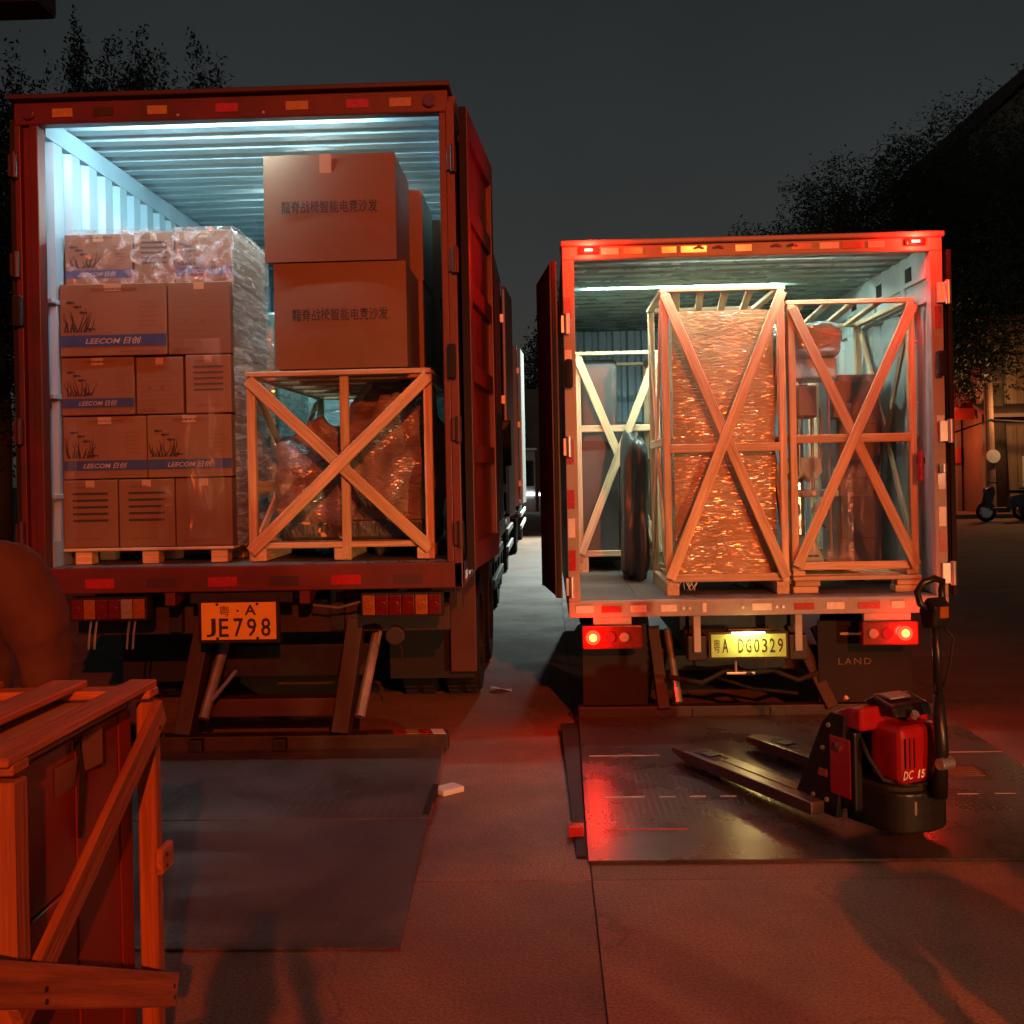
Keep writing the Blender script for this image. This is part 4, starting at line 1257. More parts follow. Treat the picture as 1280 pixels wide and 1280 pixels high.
m.blob((-1.42, 6.85, 1.60), .29, .34, .36, 3, .35, 40, 26, 2.6)
m.build('wrapped_body', 'hump', mc, smooth=True)
m = MB()
m.blob((-.98, 6.90, 1.72), .30, .40, .47, 8, .35, 40, 26, 2.8)
m.build('wrapped_body', 'hump', mc, smooth=True)
m = MB()
m.box(-1.66, -.74, 6.55, 7.5, 1.262, 1.38)
m.build('machine_base', 'foildark', mc, .02)
m = MB()
m.grid(lambda a, b: V(-1.70 + .98 * a, 6.50 + .10 * math.sin(3 * a) + .05 * noise.noise(V(a * 6, b * 5, 0)), 1.30 + .55 * b + .25 * b * a), 40, 30)
m.build('loose_film', 'filmsoft', mc, smooth=True)

# pale wrapped load further in
wl_ = thing('wrapped_pallet_load', 'tall pale pallet load wrapped in clear film, deep behind the crate in the red truck', 'pallet load', (-1.5, 9.4, 1.15))
MB().box(-2.35, -.75, 8.85, 10.0, 1.27, 3.05).build('wrapped_goods', 'whitewrap', wl_, .05, segs=3)
MB().box(-2.35, -.75, 8.85, 10.0, 1.152, 1.265).build('pallet_base', 'wood', wl_)
wl2 = thing('wrapped_pallet_load', 'wrapped load standing behind the printed cartons, glimpsed between stack and crate', 'pallet load', (-2.4, 7.8, 1.15))
MB().box(-2.90, -1.86, 7.30, 8.3, 1.27, 2.80).build('wrapped_goods', 'whitewrap', wl2, .04, segs=3)
MB().box(-2.90, -1.86, 7.30, 8.3, 1.152, 1.265).build('pallet_base', 'wood', wl2)

# ------------------------------------------------------------------ crates in the white truck
def cross_front(cr, x0, x1, y, z0, z1, w=.065, mid=None):
    for s_, (za, zb) in enumerate(((z1, z0), (z0, z1))):
        yy = y - .012 - .024 * s_
        p = plank(cr, 'brace', (x0, yy, za), (x1, yy, zb), w, .022, up=(0, 1, 0))
    if mid is not None:
        plank(cr, 'mid_rail', (x0 + .02, y + .012, mid), (x1 - .02, y + .012, mid), .055, .022, up=(0, 1, 0))


def nails(parent, pts, nrm=(0, -1, 0)):
    for p in pts:
        p = V(p)
        MB().tube(p, p + V(nrm) * .002, .006, 8).build('nail', 'rust', parent)


def open_crate(label, x0, x1, y0, y1, z0, z1, slats, loc=None, brace=True, mid=None, skid=.08):
    cr = thing('wooden_crate', label, 'crate', ((x0 + x1) / 2, (y0 + y1) / 2, z0))
    for x in (x0 + .03, x1 - .03):
        for y in (y0 + .03, y1 - .03):
            plank(cr, 'post', (x, y, z0 + skid), (x, y, z1 - .03), .055, .045)
    for y in (y0 + .03, y1 - .03):
        plank(cr, 'top_rail', (x0, y, z1 - .015), (x1, y, z1 - .015), .05, .028)
        plank(cr, 'bottom_rail', (x0 + .05, y, z0 + skid + .03), (x1 - .05, y, z0 + skid + .03), .03, .05)
    for x in (x0 + .025, x1 - .025):
        plank(cr, 'top_rail', (x, y0 + .06, z1 - .016), (x, y1 - .06, z1 - .016), .05, .028)
    for k in range(slats):
        x = x0 + (x1 - x0) * (k + 1) / (slats + 1)
        plank(cr, 'top_slat', (x - .05, y0 + .06, z1 - .016), (x + .05, y1 - .06, z1 - .018), .05, .022)
    if brace:
        cross_front(cr, x0 + .03, x1 - .03, y0 + .0, z0 + skid + .03, z1 - .05, mid=mid)
    for x in (x0 + .013, x1 - .013):
        plank(cr, 'brace', (x, y0 + .07, z0 + skid + .1), (x, y1 - .07, z1 - .08), .018, .06)
        plank(cr, 'brace', (x, y0 + .07, z1 - .08), (x, y1 - .07, z0 + skid + .1), .016, .06)
        plank(cr, 'side_rail', (x, y0 + .07, (z0 + z1) / 2), (x, y1 - .07, (z0 + z1) / 2), .02, .055)
    for x in (x0 + .05, x1 - .05):
        plank(cr, 'skid', (x, y0, z0 + skid / 2), (x, y1, z0 + skid / 2), .08, skid)
    return cr


# centre: tall crate round a film-wrapped case
c1 = open_crate('tall pine crate round the glittering wrapped case at the middle of the white truck', .745, 1.553, 6.92, 7.85, .838, 2.835, 4, mid=1.79)
wc = thing('wrapped_case', 'tall tan case wrapped in glittering stretch film inside the centre crate of the white truck', 'wrapped case', (1.15, 7.4, .84))
def case_front(a, b):
    x = .83 + .66 * a; z = .945 + 1.745 * b
    return V(x, 7.005 + .012 * noise.noise(V(x * 6, z * 5, 4)) + .02 * (abs(a - .5) * 2) ** 6, z)
m = MB(); m.grid(case_front, 24, 60); m.build('wrapped_front', 'foil', wc, smooth=True)
MB().box(.832, 1.488, 7.03, 7.75, .945, 2.69).build('wrapped_body', 'foil', wc, .02)
MB().box(.80, 1.52, 7.02, 7.78, .92, .942).build('base_board', 'woodraw', wc)
# loose film tails under the case
m = MB()
for k in range(9):
    x = .86 + k * .012
    m.path([(x, 6.995, .96), (x + RNG.uniform(-.02, .02), 6.985, .92), (x + RNG.uniform(-.03, .03), 6.98, .865)], [.004, .003, .001], 5)
m.build('film_tail', 'retrowhite', wc)

# right: crate on a pallet with a drilling machine
c2 = open_crate('broad pine crate round the drilling machine, on a pallet in the white truck', 1.560, 2.385, 6.93, 8.15, .952, 2.735, 4, mid=1.835, skid=.03)
pal2 = thing('pallet', 'yellowish timber pallet under the broad crate in the white truck', 'pallet', (1.97, 7.5, .838))
for k in range(8):
    y = 6.95 + k * .16
    plank(pal2, 'deck_board', (1.565, y, .936), (2.38, y, .936), .11, .025)
for x in (1.66, 2.31):
    for y in (6.98, 7.55, 8.05):
        MB().box(x - .08, x + .08, y - .06, y + .06, .885, .922).build('pallet_block', 'wood', pal2, .004, segs=1)
        MB().box(x - .09, x + .07, y - .05, y + .06, .839, .882).build('pallet_block', 'wood', pal2, .004, segs=1)
dm = thing('drilling_machine', 'grey pillar drilling machine under clear film inside the broad crate', 'machine', (1.75, 7.4, .97))
m = MB()
m.hexa([(1.585, 7.10, .975), (1.83, 7.10, .975), (1.83, 7.6, .975), (1.585, 7.6, .975)], [(1.63, 7.16, 1.03), (1.83, 7.16, 1.03), (1.80, 7.55, 1.03), (1.63, 7.55, 1.03)])
m.hexa([(1.62, 7.15, 1.03), (1.83, 7.15, 1.03), (1.80, 7.5, 1.03), (1.63, 7.5, 1.03)], [(1.67, 7.2, 1.19), (1.77, 7.2, 1.19), (1.75, 7.4, 1.19), (1.68, 7.4, 1.19)])
m.build('machine_base', 'machine', dm, .006)
MB().box(1.70, 1.79, 7.145, 7.15, 1.055, 1.07).build('base_slot', 'plastic', dm)
MB().tube((1.72, 7.42, 1.15), (1.72, 7.42, 2.45), .045, 18).build('column', 'chrome', dm)
MB().box(1.60, 1.93, 7.14, 7.45, 1.455, 1.50).build('work_table', 'machine', dm, .006)
for k in range(5):
    MB().tube((1.63 + k * .065, 7.12, 1.478), (1.63 + k * .065, 7.141, 1.478), .017, 12).build('table_knob', ('lensamber', 'machine', 'retrowhite', 'lensclear', 'lensamber')[k], dm, .003)
MB().prism([(1.60, 7.14, 1.44), (1.60, 7.14, 1.32), (1.66, 7.14, 1.40)], (0, .3, 0)).build('table_bracket', 'machine', dm)
m = MB()
m.prism([(1.60, 7.2, 1.62), (1.66, 7.2, 1.56), (1.72, 7.2, 1.60), (1.78, 7.2, 1.55), (1.84, 7.2, 1.62), (1.83, 7.2, 1.72), (1.61, 7.2, 1.72)], (0, .2, 0))
m.build('drill_head', 'machine', dm, .006)
for x, z0_, z1_ in ((1.68, 1.60, 2.2), (1.77, 1.50, 2.2), (1.625, 1.7, 2.1), (1.83, 1.72, 2.05)):
    MB().tube((x, 7.18, z0_), (x, 7.18, z1_), .012, 10).build('spindle', 'chrome', dm)
MB().box(1.66, 1.80, 7.14, 7.34, 1.98, 2.20).build('motor', 'cabinet', dm, .02)
MB().box(1.64, 1.93, 7.13, 7.50, 2.24, 2.38).build('belt_box', 'machine', dm, .015)
MB().tube((1.90, 7.25, 1.05), (1.90, 7.25, 2.24), .010, 8).build('side_rod', 'galv', dm)
m = MB(); m.blob((1.77, 7.30, 2.50), .20, .22, .125, 5, .16, 30, 20, 6)
m.build('film_bundle', 'whitewrap', dm, smooth=True)
MB().path([(1.76, 7.12, 1.40), (1.80, 7.10, 1.34), (1.79, 7.10, 1.28), (1.83, 7.1, 1.25)], .006, 6).build('cable', 'rubber', dm)
m = MB(); m.blob((1.79, 7.10, 1.37), .045, .03, .05, 2, .4, 14, 10, 3)
m.build('white_bag', 'offwhite', dm)
m = MB()
m.grid(lambda a, b: V(1.575 + .40 * a, 7.03 + .03 * noise.noise(V(a * 7, b * 9, 2)) + .06 * a * a, 1.0 + 1.42 * b), 24, 60)
m.build('clear_film', 'filmsoft', dm, smooth=True)
m = MB()
m.grid(lambda a, b: V(1.975 + .035 * a, 7.10 + .02 * noise.noise(V(a * 4, b * 22, 2)), .99 + 1.08 * b), 4, 60)
m.build('film_edge', 'filmheavy', dm, smooth=True)
MB().box(1.86, 2.02, 7.1, 7.4, .975, 1.03).build('wood_block', 'board', dm, .004)
bc = thing('wrapped_cabinet', 'dark cabinet under loose film behind the drilling machine in the broad crate', 'cabinet', (2.17, 7.6, .96))
m = MB()
def drape(a, b):
    x = 2.02 + .32 * a; z = .97 + 1.55 * b
    return V(x, 7.42 + .010 * math.sin(a * 19 + 2 * noise.noise(V(0, z * 1.5, 3))) * (1.1 - b) + .03 * noise.noise(V(a * 5, z * 3, 0)), z)
m.grid(drape, 40, 40); m.build('film_drape', 'filmsoft', bc, smooth=True)
MB().box(2.03, 2.33, 7.55, 8.0, .97, 2.3).build('cabinet_body', 'cabinet', bc, .02)
for z_ in (1.30, 1.72, 2.10):
    MB().box(2.05, 2.31, 7.535, 7.549, z_ - .15, z_ + .15).build('cabinet_panel', 'darkgoods', bc, .004, segs=1)
MB().box(1.96, 2.10, 7.38, 7.52, 1.98, 2.24).build('control_box', 'cabinet', bc, .015)
# timbers leaning at the back behind the crate
for k, (xa, xb, h_, mt) in enumerate(((2.10, 2.16, 2.62, 'wood'), (2.24, 2.20, 2.70, 'wood'), (2.02, 2.06, 2.55, 'machine'))):
    o = plank(None, 'leaning_batten', (xa, 8.45 + .05 * k, .84), (xb, 8.75 + .1 * k, h_), .07, .03, mt)
    tag(o, ('pale batten leaning behind the broad crate, nearest the centre crate', 'pale batten leaning behind the broad crate, nearest the truck wall', 'greenish batten leaning upright among the pale ones behind the broad crate')[(1, 2, 0)[0] if k == 1 else (0 if k == 0 else 2)], 'batten', 'battens leaning behind the broad crate')

# left: smaller crate further in, with a grey cabinet
c3 = open_crate('pale pine crate further inside the white truck, round a grey cabinet', .225, .92, 8.62, 9.6, .838, 2.625, 0, mid=2.0, skid=.12)
gc = thing('grey_cabinet', 'rounded grey metal cabinet standing in the pale crate further inside the white truck', 'cabinet', (.42, 8.95, .96))
m = MB()
m.box(.27, .58, 8.72, 9.35, .985, 2.57)
m.build('cabinet_body', 'cabinet', gc, .045, segs=4)
MB().box(.28, .57, 8.71, 8.7195, 1.0, 1.9).build('cabinet_door', 'cabinetdark', gc, .003, segs=1) if 'cabinetdark' in MT else MB().box(.28, .57, 8.71, 8.7195, 1.0, 1.9).build('cabinet_door', 'cabinet', gc, .003, segs=1)
MB().box(.25, .62, 8.70, 9.38, .962, .983).build('base_board', 'woodraw', gc)
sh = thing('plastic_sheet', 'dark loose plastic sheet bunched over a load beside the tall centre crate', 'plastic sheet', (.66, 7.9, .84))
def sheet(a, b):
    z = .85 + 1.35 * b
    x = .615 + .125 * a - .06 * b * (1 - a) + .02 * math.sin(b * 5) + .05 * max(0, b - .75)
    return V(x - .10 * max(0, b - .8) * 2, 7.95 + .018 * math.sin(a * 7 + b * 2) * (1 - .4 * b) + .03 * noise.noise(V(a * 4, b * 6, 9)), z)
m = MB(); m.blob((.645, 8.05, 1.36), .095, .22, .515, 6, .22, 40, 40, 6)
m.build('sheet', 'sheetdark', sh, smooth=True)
bl = thing('wrapped_bundle', 'rounded brown bundle wrapped in film standing low in the pale crate inside the white truck', 'bundle', (.62, 8.85, .96))
m = MB(); m.blob((.70, 8.95, 1.46), .13, .22, .47, 9, .2, 30, 26, 3)
m.build('wrapped_body', 'hump', bl, smooth=True)
dgoods = thing('packed_goods', 'dark packed goods stacked at the front wall behind the pale crate', 'goods', (.9, 10.1, .84))
MB().box(.95, 1.6, 9.0, 10.2, .84, 2.2).build('goods_stack', 'darkgoods', dgoods, .03)
MB().box(.3, .9, 9.75, 10.3, .84, 2.1).build('goods_stack', 'darkgoods', dgoods, .03)

# a red extinguisher hung at the rear corner
ex = thing('red_handle', 'small red release handle on the inner wall by the rear post of the white truck', 'handle', (2.37, 6.9, 1.62))
m = MB(); m.tube((2.372, 6.86, 1.55), (2.372, 6.86, 1.74), .022, 14)
m.build('grip', 'jackred', ex, .004)
m = MB(); m.box(2.35, 2.398, 6.85, 6.87, 1.66, 1.70)
m.build('bracket', 'plastic', ex)


# ------------------------------------------------------------------ pallet jack
def pallet_jack():
    O = V(1.44, 5.0, 0)
    f = V(-.45, .893, 0).normalized()
    r = V(.893, .45, 0).normalized()
    G = .052
    t = thing('pallet_jack', 'red and black electric pallet jack standing on the lowered lift of the white truck', 'pallet jack', O + V(0, 0, G))
    def P(a, b, z):
        return O + f * a + r * b + V(0, 0, z + G)
    def slab(m, a0, a1, b0, b1, z0, z1):
        m.hexa([P(a0, b0, z0), P(a0, b1, z0), P(a1, b1, z0), P(a1, b0, z0)], [P(a0, b0, z1), P(a0, b1, z1), P(a1, b1, z1), P(a1, b0, z1)])
    for b in (-.25, .25):
        fk = MB()
        # channel section fork with a tapered, pointed tip
        fk.hexa([P(-.02, b - .08, .03), P(-.02, b + .08, .03), P(.98, b + .08, .03), P(.98, b - .08, .03)], [P(-.02, b - .08, .088), P(-.02, b + .08, .088), P(.98, b + .08, .088), P(.98, b - .08, .088)])
        fk.hexa([P(.98, b - .08, .03), P(.98, b + .08, .03), P(1.16, b + .05, .045), P(1.16, b - .05, .045)], [P(.98, b - .08, .088), P(.98, b + .08, .088), P(1.16, b + .05, .072), P(1.16, b - .05, .072)])
        fko = fk.build('fork', 'plasticjack', t, .008)
        m = MB(); slab(m, .76, .96, b - .045, b + .045, .088, .0895)
        m.build('fork_slot', 'rubber', fko)
        m = MB(); slab(m, .82, .90, b - .04, b + .04, .0896, .097)
        m.build('load_roller', 'steel', fko, .003)
        m = MB()
        for a in (.10, .44):
            slab(m, a, a + .34, b - .012, b + .012, .0885, .092)
        m.build('fork_rib', 'plasticjack', fko, .002, segs=1)
        m = MB(); m.tube(P(.86, b - .045, .036), P(.86, b + .045, .036), .036, 16)
        m.build('load_wheel', 'rubber', t, .004)
    # back frame of the forks
    m = MB()
    for b in (-.255, .215):
        m.prism([P(.20, b, .03), P(.17, b, .09), P(-.01, b, .44), P(-.07, b, .50), P(-.16, b, .50), P(-.10, b, .03)], r * .04)
    slab(m, -.06, -.01, -.215, .215, .05, .46)
    m.build('lift_frame', 'plastic', t, .006)
    m = MB()
    m.prism([P(-.02, -.235, .44), P(-.04, -.235, .49), P(-.15, -.235, .535), P(-.24, -.235, .545), P(-.24, -.235, .44)], r * .40)
    m.build('battery_lid', 'jackred', t, .018, segs=3)
    m = MB(); slab(m, -.20, -.07, -.262, -.258, .14, .40)
    m.build('side_cover', 'jackred', t, .002, segs=1)
    m = MB(); m.path([P(-.13, -.264, .34), P(-.132, -.275, .36), P(-.14, -.275, .385)], .007, 6)
    m.build('latch', 'chrome', t)
    m = MB()
    m.prism([P(-.13, -.13, .546), P(-.20, -.13, .585), P(-.32, -.13, .555), P(-.34, -.13, .505), P(-.28, -.13, .505)], r * .22)
    m.build('control_console', 'plastic', t, .018, segs=3)
    m = MB(); m.prism([P(-.17, -.10, .580), P(-.215, -.10, .594), P(-.28, -.10, .584), P(-.28, -.10, .575)], r * .12)
    m.build('display', 'lensclear', t, .004)
    m = MB(); m.tube(P(-.36, -.05, .515), P(-.375, -.05, .53), .018, 12)
    m.build('key_switch', 'galv', t)
    m = MB()
    m.prism([P(.015, -.2565, .20), P(-.045, -.2565, .20), P(-.045, -.2565, .235), P(.005, -.2565, .235)], r * -.002)
    m.build('warning_sticker', 'lensamber', t)
    for a_, z_ in ((.05, .10), (-.04, .10), (-.06, .44), (-.02, .33)):
        m = MB(); m.tube(P(a_, -.255, z_), P(a_, -.264, z_), .011, 6)
        m.build('bolt', 'galv', t)
    m = MB(); m.path([P(-.20, -.20, .40), P(-.26, -.21, .33), P(-.30, -.17, .24), P(-.36, -.05, .21), P(-.42, .05, .25)], .010, 8)
    m.build('cable', 'rubber', t, smooth=True)
    m = MB(); slab(m, -.40, -.392, -.09, -.03, .10, .16)
    m.build('rating_plate', 'galv', t, .002, segs=1)
    # red hood
    m = MB(); slab(m, -.385, -.19, -.15, .10, .225, .478)
    hood = m.build('motor_hood', 'jackred', t, .045, segs=4)
    for b in (-.125, -.10, -.075):
        m = MB(); slab(m, -.3875, -.3845, b - .003, b + .003, .30, .43)
        m.build('hood_groove', 'plastic', hood)
    rr, uu = r, V(0, 0, 1)
    c = P(-.3885, -.085, .272)
    lettering('DC', hood, c - r * .028 + V(0, 0, .002), .058, .036, 'retrowhite', shear=.3, right=rr, up=uu)
    lettering('15', hood, c + r * .048, .046, .036, 'retrowhite', shear=.2, bold=.03, right=rr, up=uu)
    m = MB(); slab(m, -.2, -.06, -.235, -.19, .08, .43)
    m.build('frame_cover', 'plastic', t, .01)
    # skirt with a rounded back
    pts = [P(-.10, -.20, .02)]
    for k in range(13):
        a = -PI / 2 + PI * k / 12
        pts.append(P(-.31 - .10 * math.cos(a), -.01 + .165 * math.sin(a), .02))
    pts.append(P(-.10, .17, .02))
    m = MB(); m.prism(pts, (0, 0, .175))
    m.build('drive_skirt', 'plastic', t, .02, segs=3)
    m = MB()
    pts2 = [p + V(0, 0, .178) for p in pts]
    m.prism([O + V(0, 0, G) + (p - O - V(0, 0, G)) * .94 + V(0, 0, .0) for p in pts2], (0, 0, .03))
    m.build('skirt_top', 'rubber', t, .012)
    m = MB(); m.tube(P(-.30, -.05, .06), P(-.30, .05, .06), .06, 20)
    m.build('drive_wheel', 'rubber', t, .005)
    # tiller
    m = MB()
    m.path([P(-.44, 0.005, .18), P(-.455, 0.010, .40), P(-.45, 0.005, .62)], [.036, .030, .022], 12)
    m.path([P(-.45, 0.005, .60), P(-.445, 0.000, .95)], [.019, .019], 12)
    m.build('tiller', 'plastic', t, smooth=True)
    m = MB(); m.tube(P(-.475, -0.025, .33), P(-.475, 0.045, .33), .026, 12)
    m.build('tiller_pivot', 'galv', t, .003)
    m = MB()
    m.prism([P(-.42, -0.055, .90), P(-.49, -0.055, .91), P(-.50, -0.055, 1.00), P(-.45, -0.055, 1.04), P(-.40, -0.055, .98)], r * .10)
    hd = m.build('tiller_head', 'plastic', t, .016, segs=3)
    m = MB()
    m.path([P(-.45, -0.035, .98), P(-.43, -0.070, 1.01), P(-.42, -0.075, 1.06), P(-.44, -0.060, 1.10), P(-.45, -0.005, 1.115), P(-.44, 0.050, 1.10), P(-.42, 0.065, 1.06), P(-.43, 0.060, 1.01), P(-.45, 0.025, .98)], .015, 10)
    m.build('hand_loop', 'plastic', hd, smooth=True)
    m = MB(); slab(m, -.503, -.485, -.03, .02, .95, 1.0)
    m.build('belly_button', 'lensamber', hd, .006)
    m = MB(); m.path([P(-.46, 0.025, .92), P(-.49, 0.055, .86), P(-.47, 0.055, .75), P(-.46, 0.025, .65)], .006, 6)
    m.build('cable', 'rubber', t, smooth=True)


MT['plasticjack'] = M('worn_black_fork_paint', (.055, .035, .03), .34, .2, var=.35, vs=7, bump=.1, bs=40, dirt=.5, dirtcol=(.11, .045, .03))
pallet_jack()

# ------------------------------------------------------------------ crate in the foreground
fc = thing('wooden_crate', 'near pine crate with dark red panels and a slatted lid', 'crate', (-1.5, 2.45, 0))
A, B = 2.10, 2.90            # near and far ends of the visible side
X1, X0 = -1.085, -2.05
H = 1.083
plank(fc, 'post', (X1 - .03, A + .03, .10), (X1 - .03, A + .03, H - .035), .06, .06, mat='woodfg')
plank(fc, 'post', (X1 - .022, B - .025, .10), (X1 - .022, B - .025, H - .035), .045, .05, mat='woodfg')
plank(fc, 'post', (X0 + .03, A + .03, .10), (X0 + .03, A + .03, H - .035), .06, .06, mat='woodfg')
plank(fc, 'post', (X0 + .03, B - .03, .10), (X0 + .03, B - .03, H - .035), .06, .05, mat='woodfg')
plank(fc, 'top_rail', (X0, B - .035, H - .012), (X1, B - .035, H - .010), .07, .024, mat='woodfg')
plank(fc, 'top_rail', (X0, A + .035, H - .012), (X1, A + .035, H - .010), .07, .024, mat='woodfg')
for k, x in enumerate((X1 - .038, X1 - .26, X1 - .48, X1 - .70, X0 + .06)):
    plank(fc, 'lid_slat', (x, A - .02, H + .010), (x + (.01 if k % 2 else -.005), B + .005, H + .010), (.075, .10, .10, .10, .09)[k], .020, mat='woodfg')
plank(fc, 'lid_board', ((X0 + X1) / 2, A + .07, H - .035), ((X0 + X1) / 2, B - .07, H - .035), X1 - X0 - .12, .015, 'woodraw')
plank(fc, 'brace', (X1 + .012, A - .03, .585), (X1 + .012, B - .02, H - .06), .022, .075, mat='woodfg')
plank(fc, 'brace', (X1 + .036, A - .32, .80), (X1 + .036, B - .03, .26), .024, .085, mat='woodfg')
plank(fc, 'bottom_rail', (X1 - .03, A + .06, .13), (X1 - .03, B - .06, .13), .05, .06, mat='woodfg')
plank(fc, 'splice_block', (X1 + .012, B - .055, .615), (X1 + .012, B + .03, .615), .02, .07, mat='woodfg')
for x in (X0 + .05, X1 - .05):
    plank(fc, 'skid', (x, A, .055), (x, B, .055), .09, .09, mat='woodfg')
for a, b, z0_, z1_, nm in ((A + .07, A + .405, .70, H - .045, 0), (A + .07, A + .405, .14, .692, 0), (A + .413, B - .14, .14, H - .045, 0), (B - .132, B - .05, .14, H - .045, 0)):
    MB().box(X1 - .075, X1 - .060, a, b, z0_, z1_).build('side_panel', 'board', fc, .003, segs=1)
MB().box(X0 + .07, X1 - .08, B - .10, B - .085, .14, H - .05).build('back_panel', 'board', fc)
MB().box(X0 + .07, X1 - .08, A + .085, A + .10, .14, H - .05).build('front_panel', 'board', fc)
nails(fc, [(X1 + .024, B - .06, H - .10), (X1 + .024, B - .04, H - .13), (X1 + .024, A + .02, .63), (X1 + .024, A + .03, .66), (X1 + .0245, B - .03, .63), (X1 + .0245, B - .03, .60)], (1, 0, 0))
nails(fc, [(X1 + .049, B - .06, .285), (X1 + .049, B - .06, .255), (X1 + .049, A + .02, .625), (X1 + .049, A + .02, .60)], (1, 0, 0))
# two paper labels and a hanging black strap
m = MB(); m.grid(lambda a, b: V(X1 - .058 + .01 * a * b, A + .30 + .10 * a, .925 + .07 * b), 4, 3)
m.build('paper_label', 'card', fc)
m = MB(); m.grid(lambda a, b: V(X1 - .052 + .012 * a, A + .43 + .09 * a, .95 + .085 * b), 4, 3)
m.build('paper_label', 'card', fc)
MB().path([(X1 - .05, A + .40, 1.03), (X1 - .045, A + .412, .95), (X1 - .052, A + .41, .80)], .006, 6).build('strap', 'rubber', fc)
m = MB(); m.path([(X1 + .01, B - .02, .13), (X1 + .08, B + .06, .12), (X1 + .13, B + .03, .05), (X1 + .16, B - .10, .006)], .004, 6)
o = m.build('loose_wire', 'rubber', None, smooth=True)
tag(o, 'thin black wire curling from the near crate down to the concrete', 'wire')


# ------------------------------------------------------------------ people
def skin_mesh(name, joints, bones, root, levels=3):
    """joints: name -> (xyz, radius); one continuous skinned surface"""
    names = list(joints)
    idx = {n_: i for i, n_ in enumerate(names)}
    me = bpy.data.meshes.new(name)
    me.from_pydata([tuple(joints[n_][0]) for n_ in names], [(idx[a], idx[b]) for a, b in bones], [])
    o = bpy.data.objects.new(name, me)
    COL.objects.link(o)
    o.modifiers.new('Skin', 'SKIN').use_smooth_shade = True
    sv = me.skin_vertices[0].data
    for i, n_ in enumerate(names):
        rr = joints[n_][1]
        rr = rr if isinstance(rr, tuple) else (rr, rr)
        sv[i].radius = rr
        sv[i].use_root = (n_ == root)
    sd = o.modifiers.new('Sub', 'SUBSURF')
    sd.levels = levels; sd.render_levels = levels
    dg = bpy.context.evaluated_depsgraph_get()
    out = bpy.data.meshes.new_from_object(o.evaluated_get(dg))
    bpy.data.objects.remove(o)
    for p in out.polygons:
        p.use_smooth = True
    return out


